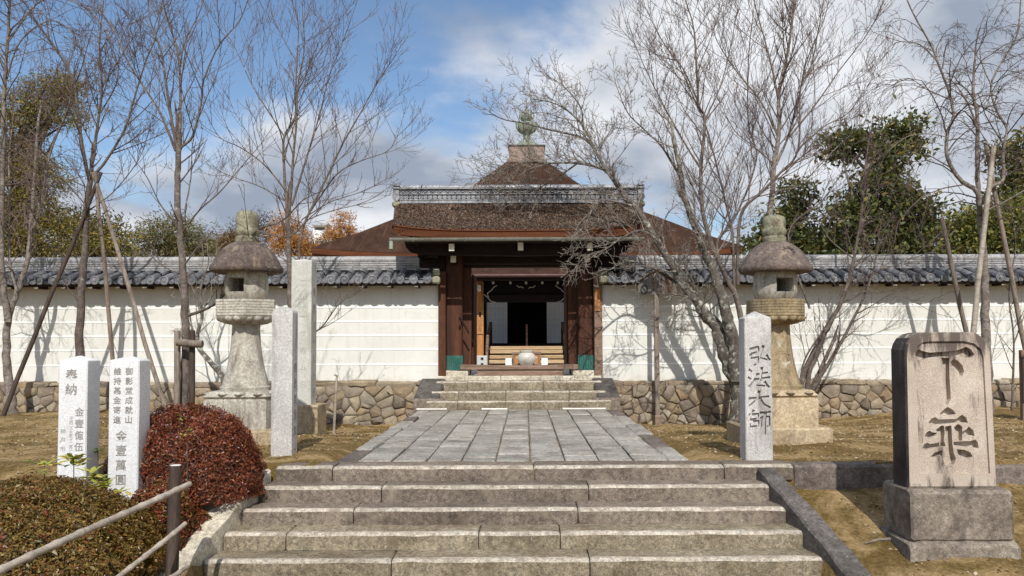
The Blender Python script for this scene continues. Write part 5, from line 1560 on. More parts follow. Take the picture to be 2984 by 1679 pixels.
# tree stand: two posts and a crossbar
d = T3D - .15
e = empty('tree_stand', (at(540, 1150, d).x, d, gz(at(540, 1150, d).x, d)), 'low wooden tree stand of two posts and a round crossbar', 'tree stand')
for px, r, m in ((517, .048, M['pole']), (560, .045, M['pole_dark'])):
    a = at(px, 963, d); child(MB().tube([(a.x, d, gz(a.x, d) - .15), (a.x + .01, d, (a.z + gz(a.x, d)) / 2), (a.x, d, a.z)], r, 10), 'post', m, e, 40)
child(MB().tube([at(516, 997, d - .1), at(550, 1001, d - .1), at(590, 1003, d - .1)], .058, 10), 'crossbar', M['pole'], e, 40)

# ---- bamboo rail beside the front steps
d = 7.05; p = at(507, 1500, d)
fz = gz(-2.99, 6.5)
e = empty('bamboo_railing', (p.x, d, -.99), 'low railing of grey bamboo rails on a dark post beside the steps', 'railing')
a = at(511, 1356, d); child(MB().tube([(p.x - .02, d, -1.1), (p.x - .005, d, -.3), tuple(a)], [.054, .052, .050], 12), 'post', M['pole_dark'], e, 40)
child(MB().lathe([(.046, 0), (.04, .004)], tuple(a - Vector((0, 0, .001))), 12), 'post_top', M['bamboo_white'], e)
def rail(A, B, r, n=9):
    pts = []; rad = []
    for i in range(n):
        t0 = i / n
        for t, k in ((t0, 1.14), (t0 + .012, 1.2), (t0 + .024, 1.02), (t0 + .5 / n, .98), (t0 + .97 / n, 1.0)):
            pts.append(tuple(A.lerp(B, t) + Vector((0, 0, .012 * math.sin(t * 5))))); rad.append(r * k)
    child(MB().tube(pts, rad, 10), 'rail', M['bamboo'], e, 50)
B = at(553, 1406, 6.95); A = at(0, 1668, 4.9); rail(A + (A - B) * .35, B, .024, 12)
B = at(541, 1521, 6.95); A = at(352, 1679, 6.1); rail(A + (A - B) * 1.0, B, .020, 9)
B = at(545, 1648, 6.95); A = at(503, 1679, 6.7); rail(A + (A - B) * 2.5, B, .020, 6)
for px, dd in ((-60, 4.3),):
    q = A.copy()
    pp = at(-40, 1690, 4.72); child(MB().tube([(pp.x, 4.72, -1.1), (pp.x, 4.72, .12)], .05, 10), 'post', M['pole_dark'], e, 40)

# ---- pale bamboo sticks lying at the foot of the gate steps
for i, (pa, pb, lab) in enumerate((((1214, 1193), (1302, 1190), 'pale bamboo stick lying at the foot of the gate steps beside the left cheek stone'),
                                   ((1404, 1189), (1478, 1188), 'pale short bamboo stick lying at the middle of the gate steps'),
                                   ((1640, 1189), (1765, 1196), 'longest pale bamboo stick lying at the foot of the gate steps'))):
    a = at(*pa, 17.12); b = at(*pb, 17.12); z = .024
    o = MB().tube([(a.x, 17.11, z), ((a.x + b.x) / 2, 17.10 - .01 * i, z), (b.x, 17.12, z)], [.02, .019, .017], 8).build('bamboo_stick', M['bamboo_white'], None, 40)
    tag(o, lab, 'bamboo stick', 'bamboo sticks at the foot of the gate steps')
# fallen branch by the stele
a = gpoint(2520, 1590, 7.5); b = gpoint(2640, 1577, 7.6)
o = MB().tube([a + Vector((0, 0, .02)), a.lerp(b, .4) + Vector((0, .03, .035)), a.lerp(b, .75) + Vector((0, 0, .03)), b + Vector((0, 0, .03))], [.006, .014, .018, .02], 7).build('fallen_branch', M['bark_pale'], None, 50)
tag(o, 'fallen grey branch on the sand in front of the stele base', 'branch')

# ================================================================== SHRUBS
def shrub(name, center, rad, n, size, pal, wts, label, cat='shrub', seed=1, boxy=2.6, shoots=0, group=None, cut_low=-.75, sect=None):
    """clipped shrub: a dense skin of small leaves several layers deep over a twig core"""
    rs = np.random.RandomState(seed)
    g0 = gz(center[0], center[1])
    e = empty(name, (center[0], center[1], g0), label, cat, group)
    th = rs.uniform(0, 2 * math.pi, n * 2); cz = rs.uniform(cut_low, 1, n * 2)
    sx = np.sqrt(1 - np.abs(cz) ** 2); D = np.stack([np.cos(th) * sx, np.sin(th) * sx, cz], 1)
    p = (np.abs(D) ** boxy).sum(1) ** (1 / boxy); D /= p[:, None]
    Q_ = D * np.array(rad)
    lump = 1 + (.035 * np.sin(Q_[:, 0] * 5.1 + seed) * np.sin(Q_[:, 1] * 4.7 + 1) + .035 * np.sin(Q_[:, 2] * 6.3 + Q_[:, 0] * 5 + seed * 2) + .028 * np.sin(Q_[:, 0] * 13 + Q_[:, 2] * 15 + 3 * np.sin(Q_[:, 1] * 9)) + .018 * np.sin(Q_[:, 0] * 27 + seed) * np.sin(Q_[:, 1] * 25 + Q_[:, 2] * 24)) / max(.6, sum(rad) / 3 * .9)
    k = lump * (1 - np.abs(rs.normal(0, .075 / max(.6, sum(rad) / 3), n * 2)))
    P = D * k[:, None] * np.array(rad) + np.array(center)
    keep = P[:, 2] > g0 - .02
    if sect is not None: keep &= sect(P)
    P, D = P[keep][:n], D[keep][:n]; n = len(P)
    nrm = D / np.array(rad); nrm /= np.linalg.norm(nrm, axis=1)[:, None]
    nrm = nrm * 1.0 + rs.normal(0, .75, (n, 3)) + np.array([0, 0, .35]); nrm /= np.linalg.norm(nrm, axis=1)[:, None]
    t = np.cross(nrm, rs.normal(0, 1, (n, 3))); t /= np.linalg.norm(t, axis=1)[:, None]
    b = np.cross(nrm, t)
    s = size * rs.lognormal(-.1, .33, n)
    A = t * s[:, None]; B = b * (s * .42)[:, None]
    V = np.stack([P - A, P - B * .9 - A * .1 + nrm * (s * .15)[:, None], P + A, P + B * .9 - A * .1 + nrm * (s * .15)[:, None]], 1)
    pal = np.array(pal); c = pal[rs.choice(len(pal), n, p=wts)] * rs.uniform(.7, 1.3, (n, 1))
    # colour drifts in broad patches over the shrub
    patch = .5 + .5 * np.sin(P[:, 0] * 2.3 + seed) * np.cos(P[:, 1] * 1.9 + P[:, 2] * 2.2)
    c = c * (0.85 + .3 * patch)[:, None]
    o = stuff(under(quads('foliage', V, np.clip(c, 0, 1), M['leaf']), e))
    # twig core
    mb = MB(); rg = random.Random(seed); base = Vector((center[0], center[1], g0 - .05))
    for i in range(46):
        a = rg.uniform(0, 6.28); zc = rg.uniform(-.2, .9); r = math.sqrt(1 - zc * zc) * .86
        tip = Vector((center[0] + rad[0] * r * math.cos(a), center[1] + rad[1] * r * math.sin(a), max(g0 + .1, center[2] + rad[2] * zc * .86)))
        mid = base.lerp(tip, .5) + Vector((rg.uniform(-.08, .08), rg.uniform(-.08, .08), .04))
        mb.tube([base, mid, tip], [.012, .008, .003], 4)
    child(mb, 'stem', M['bark_dark'], e)
    core = MB().lathe([(.25, -.62 * rad[2])] + [(max(.02, .84 * math.sqrt(max(0, 1 - (q / 10) ** 2))), rad[2] * .84 * q / 10) for q in range(-4, 11)], (0, 0, 0), 20)
    core.v = [(center[0] + v[0] * rad[0], center[1] + v[1] * rad[1], center[2] + v[2]) for v in core.v]
    child(core, 'inner_twigs', M['bark_dark'], e, 0)
    # loose shoots standing above the clipped skin
    if shoots:
        q = MB(); LV = []; LC = []
        for i in range(shoots):
            a = rg.uniform(0, 6.28); zc = rg.uniform(.1, .98); r = math.sqrt(1 - zc * zc)
            p0 = Vector((center[0] + rad[0] * r * math.cos(a), center[1] + rad[1] * r * math.sin(a), center[2] + rad[2] * zc))
            d_ = Vector((r * math.cos(a) * .4, r * math.sin(a) * .4, 1)).normalized(); l = rg.uniform(.03, .11)
            p1 = p0 + d_ * l; q.tube([p0 - d_ * .05, p1], [.003, .0015], 3)
            for j in range(5):
                aa = rg.uniform(0, 6.28); f = p0.lerp(p1, .3 + .7 * j / 4); dd = Vector((math.cos(aa), math.sin(aa), .9)) * size * 1.1; w = Vector((-math.sin(aa), math.cos(aa), 0)) * size * .4
                LV.append([tuple(f), tuple(f + dd * .5 - w), tuple(f + dd), tuple(f + dd * .5 + w)]); LC.append(pal[rg.randrange(len(pal))])
        stuff(child(q, 'shoot', M['twig'], e))
        stuff(under(quads('shoot_leaf', np.array(LV), np.array(LC), M['leaf']), e))
    return e


RED = [(.155, .030, .014), (.22, .052, .020), (.090, .024, .013), (.27, .095, .030), (.12, .062, .018), (.34, .16, .08)]
OLV = [(.15, .100, .020), (.20, .122, .026), (.085, .072, .015), (.20, .078, .024), (.28, .20, .055), (.15, .040, .017)]
shrub('azalea_shrub', (-3.50, 8.84, -.12), (.69, .62, .85), 64000, .0145, RED, [.28, .26, .2, .12, .1, .04], 'round clipped shrub with dark red leaves at the top of the steps', seed=3, shoots=70, boxy=2.3)
shrub('azalea_shrub', (-3.50, 7.92, -.50), (.30, .42, .55), 26000, .018, RED[:3] + OLV[1:4], [.2, .18, .12, .2, .12, .18], 'low brownish shrub mound in front of the dark red shrub', seed=5, shoots=30, boxy=2.4)
shrub('azalea_shrub', (-3.50, 8.30, -.62), (.40, .42, .42), 15000, .018, RED[:3] + OLV[1:4], [.26, .24, .14, .14, .08, .14], 'smallest reddish shrub mound pressed against the pale side slab', seed=15, shoots=16, boxy=2.3)
shrub('azalea_hedge', (-4.80, 6.75, -.66), (1.58, 1.22, .86), 200000, .0155, OLV, [.28, .24, .16, .12, .12, .08], 'broad clipped olive-brown hedge in front of the donation posts', 'hedge', seed=9, shoots=110, boxy=3.2,
      sect=lambda P: (P[:, 0] > -5.4))
shrub('azalea_shrub', (-4.35, 9.35, -.1), (.34, .4, .42), 7000, .017, RED, [.28, .26, .2, .12, .1, .04], 'small dark red shrub squeezed between the two donation posts', seed=13, boxy=2.2)


def leafy_plant(px, py, d, n, L, pal, label, seed):
    rg = random.Random(seed); p = at(px, py, d); g0 = gz(p.x, d)
    e = empty('leafy_plant', (p.x, d, g0), label, 'plant', 'glossy yellow-green plants growing through the shrubs')
    mb = MB().tube([(p.x, d, g0 - .02), (p.x + .01, d, (g0 + p.z) / 2), tuple(p)], [.008, .006, .004], 5)
    child(mb, 'stem', M['bark_dark'], e)
    V = []; C = []
    for k in range(n):
        a = k * 2.4 + rg.uniform(-.3, .3); el = rg.uniform(-.1, .7); l = L * rg.uniform(.7, 1.15)
        o = p + Vector((rg.uniform(-.05, .05), rg.uniform(-.05, .05), rg.uniform(-.07, .02)))
        dr = Vector((math.cos(a) * math.cos(el), math.sin(a) * math.cos(el), math.sin(el))); w = dr.cross(Vector((0, 0, 1))).normalized() * l * .2; up = w.cross(dr).normalized() * -l * .05
        m1 = o + dr * l * .28; m2 = o + dr * l * .66; tip = o + dr * l + Vector((0, 0, -l * .16))
        c = np.array(rg.choice(pal)) * rg.uniform(.8, 1.2)
        for s in (-1, 1):
            V.append([o, m1 + w * s * .9 + up, m2 + w * s * .8 + up, m2 - Vector((0, 0, .002))]); C.append(c)
            V.append([m2 - Vector((0, 0, .002)), m2 + w * s * .8 + up, tip, tip]); C.append(c)
    stuff(under(quads('leaf', np.array([[tuple(q) for q in v] for v in V]), np.array(C), M['leaf']), e))


YG = [(.34, .34, .05), (.25, .28, .05), (.46, .38, .07), (.16, .20, .04)]
for i, (px, py, d, n, L, lab) in enumerate(((215, 1338, 7.95, 22, .17, 'yellow-green leafy plant at the foot of the farther donation post'), (130, 1348, 7.75, 16, .15, 'low yellow-green leafy plant at the back edge of the hedge'),
                                            (268, 1378, 7.75, 20, .17, 'tall yellow-green leafy plant between the donation posts at the hedge'), (300, 1405, 7.7, 18, .15, 'yellow-green leafy plant sprouting from the hedge corner'),
                                            (345, 1440, 7.7, 16, .15, 'yellowing leafy plant at the foot of the nearer donation post'), (527, 1212, 8.4, 9, .07, 'tiny light green sprig on top of the dark red shrub'),
                                            (545, 1254, 8.15, 9, .07, 'tiny light green sprig on the front of the dark red shrub'), (285, 1312, 8.7, 10, .08, 'dark green sprig beside the shaded side of the farther donation post'))):
    leafy_plant(px, py, d, n, L, YG if i != 7 else [(.05, .10, .02), (.08, .13, .03)], lab, 40 + i)


# ================================================================== BARE TREES
def catmull(P, R_, per=5):
    n = len(P); Q = []; rr = []
    for i in range(n - 1):
        p0, p1, p2, p3 = P[max(0, i - 1)], P[i], P[i + 1], P[min(n - 1, i + 2)]
        for k in range(per):
            t = k / per
            Q.append(.5 * ((2 * p1) + (p2 - p0) * t + (2 * p0 - 5 * p1 + 4 * p2 - p3) * t * t + (3 * p1 - p0 - 3 * p2 + p3) * t ** 3))
            rr.append(R_[i] + (R_[i + 1] - R_[i]) * t)
    Q.append(P[-1].copy()); rr.append(R_[-1]); return Q, rr


class Tree:
    def __init__(s, name, label, d, seed, bark, twig, droop=0.0, up=.35, dens=1.0, tw=.92, kink=.065, spur=.055, group='bare trees in front of the wall', rs=1.0):
        s.rg = random.Random(seed); s.d = d; s.name = name; s.label = label; s.bark = bark; s.twig = twig
        s.droop = droop; s.up = up; s.dens = dens; s.tw = tw; s.kink = kink; s.spur = spur; s.group = group
        s.limbs = []; s.root = None; s.rs = rs; s.tw *= rs

    def limb(s, px, r0, r1, dd=(0, 0), ground=False, sprout=(.15, 1.0), L=1.0, dens=1.0):
        """main limb: photograph pixels at the tree's distance, dd = depth offset at start and end (metres)"""
        n = len(px); P = []
        for i, (x, y) in enumerate(px):
            t = i / (n - 1); P.append(at(x, y, s.d + dd[0] + (dd[1] - dd[0]) * t))
        r0 *= s.rs; r1 *= s.rs; L *= s.rs
        r0, r1 = r0 * (.9 if r0 > .06 else .78), r1 * .7
        rad = [r0 + (r1 - r0) * (i / (n - 1)) ** .75 for i in range(n)]
        if ground:
            b = P[0].copy(); b.z = gz(b.x, b.y) - .12; s.root = s.root or Vector((b.x, b.y, b.z + .12))
            P.insert(0, b); rad.insert(0, r0 * 1.35)
        Q, rr = catmull(P, rad)
        for i in range(1, len(Q)):
            j = rr[i] * .22; Q[i] = Q[i] + Vector((s.rg.uniform(-j, j), s.rg.uniform(-j, j), 0))
        s.limbs.append((Q, rr, sprout, L, dens)); return s

    def grow(s, mb, p, d, L, r, lvl):
        """a twig: short straight pieces bending up (or hanging), with side twigs"""
        rg = s.rg; n = 5 if lvl == 1 else (4 if lvl == 2 else 3)
        pts = [p]; st = L / n; d = d.normalized()
        for i in range(n):
            d = d + Vector((rg.gauss(0, s.kink), rg.gauss(0, s.kink), rg.gauss(0, s.kink) + (s.up * .22 if s.droop == 0 else -s.droop * (.3 + .5 * i / n))))
            d.normalize(); pts.append(pts[-1] + d * st)
        rad = [max(.0028 * s.tw, r * (1 - .75 * i / n)) for i in range(n + 1)]
        mb.tube(pts, rad, 5 if lvl == 1 else (4 if lvl == 2 else 3), cap=False)
        if lvl < 3:
            m = int((6.0 if lvl == 1 else 3.0) * s.dens * rg.uniform(.7, 1.3) * min(1.8, L / (.9 if lvl == 1 else .45)))
            for k in range(m):
                t = rg.uniform(.15, 1) * n; i = min(n - 1, int(t)); q = pts[i].lerp(pts[i + 1], t - i)
                tang = (pts[i + 1] - pts[i]).normalized()
                s.side(mb, q, tang, L * rg.uniform(.28, .6) * (1 - .35 * t / n), max(.0024 * s.tw, rad[i] * .55), lvl + 1)
        if lvl >= 2 and s.spur:                              # short spurs with buds
            for k in range(int(L / .2 * s.dens)):
                t = rg.uniform(.1, 1) * n; i = min(n - 1, int(t)); q = pts[i].lerp(pts[i + 1], t - i)
                o = Vector((rg.gauss(0, 1), rg.gauss(0, 1), rg.gauss(0, .6) + .5)).normalized() * rg.uniform(.3, 1) * s.spur
                mb.tube([q, q + o], [.0028 * s.tw, .0038 * s.tw], 3, cap=False)

    def side(s, mb, q, tang, L, r, lvl):
        rg = s.rg
        v = Vector((rg.gauss(0, 1), rg.gauss(0, .8), rg.gauss(0, 1))); v = (v - tang * v.dot(tang))
        if v.length < 1e-3: return
        v.normalize(); a = R(rg.uniform(30, 62))
        d = tang * math.cos(a) + v * math.sin(a) + Vector((0, 0, s.up * rg.uniform(.3, 1.0) if s.droop == 0 else .1))
        s.grow(mb, q, d, L, r, lvl)

    def done(s, nlimb=None):
        e = empty(s.name, tuple(s.root), s.label, 'tree', s.group)
        tb = MB(); cb = MB()
        for Q, rr, (t0, t1), L, dens in s.limbs:
            big = rr[0] > .06
            tb.tube(Q, rr, 10 if big else (7 if rr[0] > .025 else 5))
            n = len(Q); length = sum((Q[i + 1] - Q[i]).length for i in range(n - 1))
            m = int(length * (1 - t0) * 5.0 * s.dens * dens)
            for k in range(m):
                t = (t0 + (t1 - t0) * (k + s.rg.random()) / m) * (n - 1); i = min(n - 2, int(t))
                q = Q[i].lerp(Q[i + 1], t - i); tang = (Q[i + 1] - Q[i]).normalized()
                f = t / (n - 1)
                s.side(cb, q, tang, L * 1.7 * s.rg.uniform(.3, 1.0) * (1.1 - .45 * f), max(.0062 * s.tw, min(.015, rr[i] * .5)), 1 if s.rg.random() < .7 else 2)
            # limb end goes on as a twig
            s.grow(cb, Q[-1], Q[-1] - Q[-2], L * .7, rr[-1], 1)
        child(tb, 'trunk', s.bark, e, 60)
        c = child(cb, 'crown', s.twig, e, None)
        return e


# -- left edge: weeping cherry
t = Tree('weeping_cherry', 'drooping bare cherry with pale forked stems, farthest from the steps', 17.2, 1, M['bark_pale'], M['twig'], rs=1.3, droop=.45, dens=.9, kink=.13)
t.limb([(36, 1190), (20, 1060), (24, 940), (50, 850), (81, 748), (96, 580), (110, 377), (120, 310)], .085, .022, (0, .3), True, (.45, 1), 1.3)
t.limb([(90, 680), (116, 609), (145, 452), (197, 319), (215, 240)], .035, .014, (.1, -.4), L=1.2)
t.limb([(24, 940), (8, 800), (5, 700), (10, 400), (14, 232), (23, 116), (30, 0), (60, -90)], .06, .02, (0, -.3), sprout=(.3, 1), L=1.5, dens=1.5)
t.limb([(50, 850), (28, 754), (29, 580), (26, 464), (40, 330)], .03, .012, (0, .5), L=1.1)
t.limb([(14, 250), (60, 120), (150, 60), (220, 110), (250, 200)], .02, .008, (-.2, -.6), L=1.2)
t.limb([(20, 130), (110, 10), (200, 0), (290, 60), (330, 150)], .02, .008, (-.2, -.4), L=1.2)
t.limb([(6, 500), (60, 440), (110, 440), (170, 500)], .016, .006, (0, -.5), L=.9)
t.done()
# -- forked cherry held by three poles
t = Tree('cherry_tree', 'bare forked cherry propped by three leaning poles', T2D, 2, M['bark'], M['twig'], rs=1.22, dens=1.05)
t.limb([(228, 1130), (232, 1000), (238, 860), (246, 720), (252, 600), (264, 520)], .085, .06, (0, 0), True, (.4, 1), .9, .5)
t.limb([(262, 530), (238, 420), (224, 300), (212, 230), (165, 145), (115, 75), (80, 20)], .045, .012, (0, -.5), L=1.1)
t.limb([(264, 520), (274, 440), (284, 370), (298, 250), (290, 150), (296, 60), (305, -20)], .045, .010, (0, .4), L=1.1)
t.limb([(266, 520), (312, 464), (362, 380), (392, 285), (425, 180), (455, 105), (470, 20)], .036, .010, (0, -.2), L=1.0)
t.limb([(250, 620), (330, 560), (395, 480), (420, 430)], .018, .007, (0, .5), L=.8)
t.limb([(252, 600), (200, 540), (160, 500), (110, 470)], .016, .006, (0, -.6), L=.8)
t.limb([(292, 330), (340, 240), (350, 130), (380, 60)], .018, .007, (.3, .6), L=.9)
t.done()
# -- tall cherry in the stand
t = Tree('cherry_tree', 'tall straight bare cherry rising from the wooden tree stand', T3D, 3, M['bark'], M['twig'], dens=1.0)
t.limb([(537, 1150), (541, 1000), (536, 860), (527, 700), (516, 580), (518, 470), (522, 400)], .080, .055, (0, 0), True, (.45, 1), .8, .6)
t.limb([(516, 430), (500, 350), (482, 230), (468, 145), (438, 60), (430, -20)], .036, .012, (0, -.3), L=.95)
t.limb([(523, 400), (526, 300), (524, 200), (512, 130), (484, 45), (462, -40)], .036, .012, (0, .3), L=.95)
t.limb([(524, 200), (540, 120), (580, 40), (600, -30)], .02, .008, (.2, .5), L=.8)
t.limb([(526, 430), (562, 394), (586, 300), (594, 232), (638, 133), (696, 64), (722, 0)], .03, .009, (0, -.3), L=.9)
t.limb([(512, 440), (464, 325), (378, 190), (320, 70), (278, 17)], .03, .009, (0, .4), L=.9)
t.limb([(538, 620), (556, 520), (560, 430), (575, 350)], .018, .008, (0, .5), L=.7)
t.limb([(522, 690), (580, 614), (640, 560), (700, 490), (752, 430)], .020, .007, (0, -.5), L=.8)
t.limb([(520, 660), (470, 600), (430, 520), (395, 470)], .018, .007, (0, -.4), L=.7)
t.limb([(546, 920), (607, 897), (661, 848), (707, 742), (748, 672), (823, 643), (881, 585), (940, 556)], .034, .008, (0, -1.7), L=.75, dens=.8)
t.limb([(748, 672), (840, 690), (900, 640), (985, 610), (1080, 590)], .018, .006, (-1.1, -1.5), L=.6)
t.limb([(535, 800), (480, 780), (430, 740), (380, 735)], .014, .006, (0, -.4), L=.6)
t.done()
# -- small leaning tree behind the lantern
t = Tree('plum_tree', 'small crooked bare tree leaning away behind the pale stone lantern', 17.3, 4, M['bark_lichen'], M['twig_pale'], rs=1.28, dens=.85, kink=.2)
t.limb([(655, 1118), (625, 1070), (582, 1018), (574, 980), (590, 920), (584, 850), (600, 790)], .062, .02, (0, 0), True, (.5, 1), .8)
t.limb([(582, 1010), (560, 960), (550, 905), (530, 860)], .03, .01, (0, .3), L=.6)
t.limb([(592, 900), (625, 850), (640, 790), (690, 740)], .02, .008, (0, -.4), L=.7)
t.limb([(655, 1110), (690, 1060), (715, 1000), (712, 940)], .03, .01, (0, .4), L=.5)
t.done()
# -- fan-shaped cherry behind the tall pillar
t = Tree('cherry_tree', 'fan-shaped bare cherry spreading above the tallest inscribed pillar', 17.3, 5, M['bark'], M['twig'], rs=1.07, dens=1.0, up=.5)
t.limb([(858, 1150), (852, 1000), (846, 850), (840, 700), (838, 610)], .085, .06, (0, 0), True, (.6, 1), .8, .4)
t.limb([(838, 620), (828, 500), (829, 400), (860, 340), (862, 260), (866, 170), (868, 60), (840, -20)], .042, .010, (0, .2), L=1.15)
t.limb([(842, 640), (852, 493), (864, 350), (868, 250), (886, 150), (884, 60)], .042, .010, (0, -.4), L=1.1)
t.limb([(829, 400), (785, 330), (735, 250), (690, 150), (650, 80)], .024, .008, (.1, .6), L=1.1)
t.limb([(836, 560), (770, 480), (700, 430), (640, 400), (600, 330)], .024, .008, (0, -.5), L=1.1)
t.limb([(838, 590), (760, 545), (690, 520), (640, 500)], .02, .007, (0, .4), L=1.0)
t.limb([(870, 730), (888, 650), (950, 522), (1000, 417), (1050, 330), (1100, 240), (1140, 180)], .04, .009, (0, -.3), L=1.1)
t.limb([(895, 630), (980, 510), (1050, 470), (1130, 440), (1160, 390)], .024, .007, (0, .4), L=1.0)
t.limb([(850, 600), (900, 440), (930, 340), (960, 220), (1000, 120), (1035, 20)], .03, .008, (0, .5), L=1.1)
t.limb([(858, 860), (870, 760), (872, 725)], .05, .04, (0, 0), L=.3, dens=.2)
t.limb([(880, 640), (960, 590), (1050, 560), (1130, 520)], .018, .006, (-.2, -.9), L=.8)
t.limb([(852, 1000), (930, 960), (985, 890), (1040, 850)], .03, .006, (0, -.9), L=.7)
t.done()
# -- old lichen-covered tree reaching over the gate
t = Tree('old_cherry_tree', 'old lichen-white bare tree reaching crooked limbs over the gate roof', 16.7, 6, M['bark_lichen'], M['twig_pale'], rs=1.2, dens=1.35, kink=.22, up=.25, tw=1.05, spur=.10)
t.limb([(2158, 1190), (2152, 1137), (2114, 1034), (2088, 954), (2050, 913), (2035, 882), (1993, 833), (1955, 768), (1913, 700), (1861, 614), (1812, 560)], .175, .055, (0, .5), True, (.35, 1), .9)
t.limb([(1830, 590), (1774, 507), (1745, 457), (1700, 370), (1662, 329), (1613, 300), (1550, 289)], .046, .012, (.45, .9), L=.75, dens=1.3)
t.limb([(1735, 440), (1700, 403), (1600, 378), (1530, 360), (1464, 347), (1414, 318)], .034, .010, (.6, 1.2), L=.6, dens=1.2)
t.limb([(1700, 370), (1690, 310), (1640, 250), (1600, 225)], .022, .008, (.7, .3), L=.6)
t.limb([(1800, 540), (1766, 498), (1683, 476), (1592, 476), (1530, 474), (1455, 500), (1400, 520)], .038, .010, (.4, 1.6), L=.75, dens=2.3)
t.limb([(1683, 476), (1620, 520), (1540, 560), (1460, 560)], .024, .008, (1.0, 1.9), L=.7, dens=2.4)
t.limb([(1840, 600), (1778, 585), (1737, 594), (1704, 656), (1679, 681)], .03, .010, (.3, -.2), L=.6, dens=1.2)
t.limb([(1930, 715), (1870, 672), (1807, 697), (1766, 726), (1704, 751), (1679, 776)], .032, .009, (.2, -.4), L=.6, dens=1.3)
t.limb([(2148, 1110), (2133, 985), (2114, 913), (2092, 825), (2061, 749), (2036, 690), (1996, 580), (1978, 480), (1960, 400)], .15, .035, (0, -.5), False, (.4, 1), .9)
t.limb([(1985, 520), (1930, 430), (1880, 380), (1830, 330), (1800, 260)], .03, .009, (-.3, .3), L=.9)
t.limb([(2050, 915), (1990, 900), (1940, 950), (1980, 960)], .022, .007, (.1, -.5), L=.5)
t.limb([(2035, 880), (1975, 860), (1900, 880), (1850, 890)], .02, .006, (.1, -.7), L=.5)
t.limb([(1975, 790), (1920, 790), (1840, 760), (1770, 790)], .022, .007, (.2, -.4), L=.6)
t.done()
# -- dark slender tree beside it
t = Tree('cherry_tree', 'slender dark-limbed bare cherry between the old lichen tree and the lantern', 17.1, 7, M['bark'], M['twig'], rs=1.15, dens=1.1, up=.45)
t.limb([(2150, 1160), (2165, 1000), (2150, 880), (2112, 800), (2066, 690), (2045, 590), (2042, 493), (2054, 348), (2036, 301), (2027, 145), (2019, 70), (1990, -20)], .075, .012, (0, -.3), True, (.35, 1), 1.05)
t.limb([(2140, 850), (2135, 684), (2112, 580), (2088, 481), (2054, 360), (2010, 260), (1960, 150)], .04, .010, (0, .4), L=1.0)
t.limb([(2120, 820), (2088, 713), (2146, 626), (2204, 464), (2181, 360), (2181, 174), (2195, 40)], .04, .010, (0, .5), L=1.0)
t.limb([(2150, 830), (2158, 632), (2220, 560), (2274, 504), (2326, 435), (2332, 261), (2361, 203), (2384, 93), (2401, -10)], .045, .010, (0, -.5), L=1.0)
t.limb([(2036, 301), (1990, 200), (1930, 120), (1880, 20)], .024, .008, (-.2, .4), L=1.0)
t.limb([(2042, 493), (1985, 400), (1930, 300), (1890, 220), (1840, 110)], .026, .008, (-.2, -.7), L=1.0)
t.limb([(2054, 348), (2100, 250), (2130, 130), (2150, 20)], .022, .008, (-.2, .6), L=.9)
t.limb([(2326, 435), (2400, 370), (2470, 330), (2530, 250)], .02, .007, (-.4, -.7), L=.9)
t.done()
# -- tall cherry behind the right lantern
t = Tree('cherry_tree', 'tall pale-trunked bare cherry directly behind the tan stone lantern', 17.3, 8, M['bark_pale'], M['twig'], rs=1.1, dens=1.1, up=.5)
t.limb([(2262, 1150), (2255, 950), (2240, 760), (2245, 615), (2259, 464), (2271, 377), (2271, 261), (2297, 145), (2317, 0), (2330, -60)], .095, .02, (0, 0), True, (.45, 1), 1.1)
t.limb([(2262, 480), (2295, 400), (2325, 300), (2350, 180), (2400, 60), (2420, -20)], .036, .010, (0, .5), L=1.1)
t.limb([(2271, 300), (2250, 200), (2233, 133), (2204, 29), (2190, -30)], .034, .010, (0, -.4), L=1.1)
t.limb([(2268, 400), (2220, 300), (2140, 200), (2090, 120), (2060, 40)], .03, .008, (0, .5), L=1.1)
t.limb([(2258, 480), (2200, 430), (2140, 380), (2100, 300)], .024, .008, (0, -.5), L=1.0)
t.limb([(2300, 400), (2380, 300), (2450, 200), (2520, 110), (2560, 40)], .026, .008, (.2, -.4), L=1.1)
t.limb([(2256, 560), (2330, 540), (2400, 470), (2470, 400), (2540, 350)], .024, .008, (0, .6), L=1.0)
t.done()
# -- many-stemmed tree with sawn stubs
t = Tree('cherry_tree', 'many-stemmed bare tree with sawn-off stubs beside the tan stone lantern', 17.2, 9, M['bark'], M['twig'], rs=1.18, dens=1.0, up=.3)
t.limb([(2345, 1150), (2335, 1116), (2372, 1024), (2421, 940), (2469, 836), (2488, 754), (2509, 638), (2517, 522), (2530, 420)], .07, .018, (0, .3), True, (.5, 1), .9)
t.limb([(2350, 1140), (2362, 1080), (2385, 1020), (2402, 978)], .052, .042, (0, -.2), L=.3, dens=.3)
t.limb([(2360, 1140), (2385, 1090), (2412, 1030), (2434, 980)], .048, .040, (.1, .2), L=.3, dens=.3)
t.limb([(2365, 1140), (2395, 1090), (2433, 1030), (2500, 903), (2542, 800), (2560, 700)], .055, .014, (.1, -.5), L=.9)
t.limb([(2330, 1130), (2345, 1050), (2400, 960), (2460, 880), (2520, 850), (2620, 860), (2700, 900)], .026, .006, (-.1, -.8), L=.7)
t.limb([(2360, 900), (2297, 684), (2390, 591), (2442, 522), (2500, 450)], .028, .008, (0, .5), L=.8)
t.limb([(2469, 836), (2560, 790), (2640, 760), (2720, 700)], .02, .006, (.2, -.5), L=.8)
t.limb([(2488, 754), (2420, 700), (2380, 640), (2330, 640)], .018, .006, (.2, .8), L=.8)
t.done()
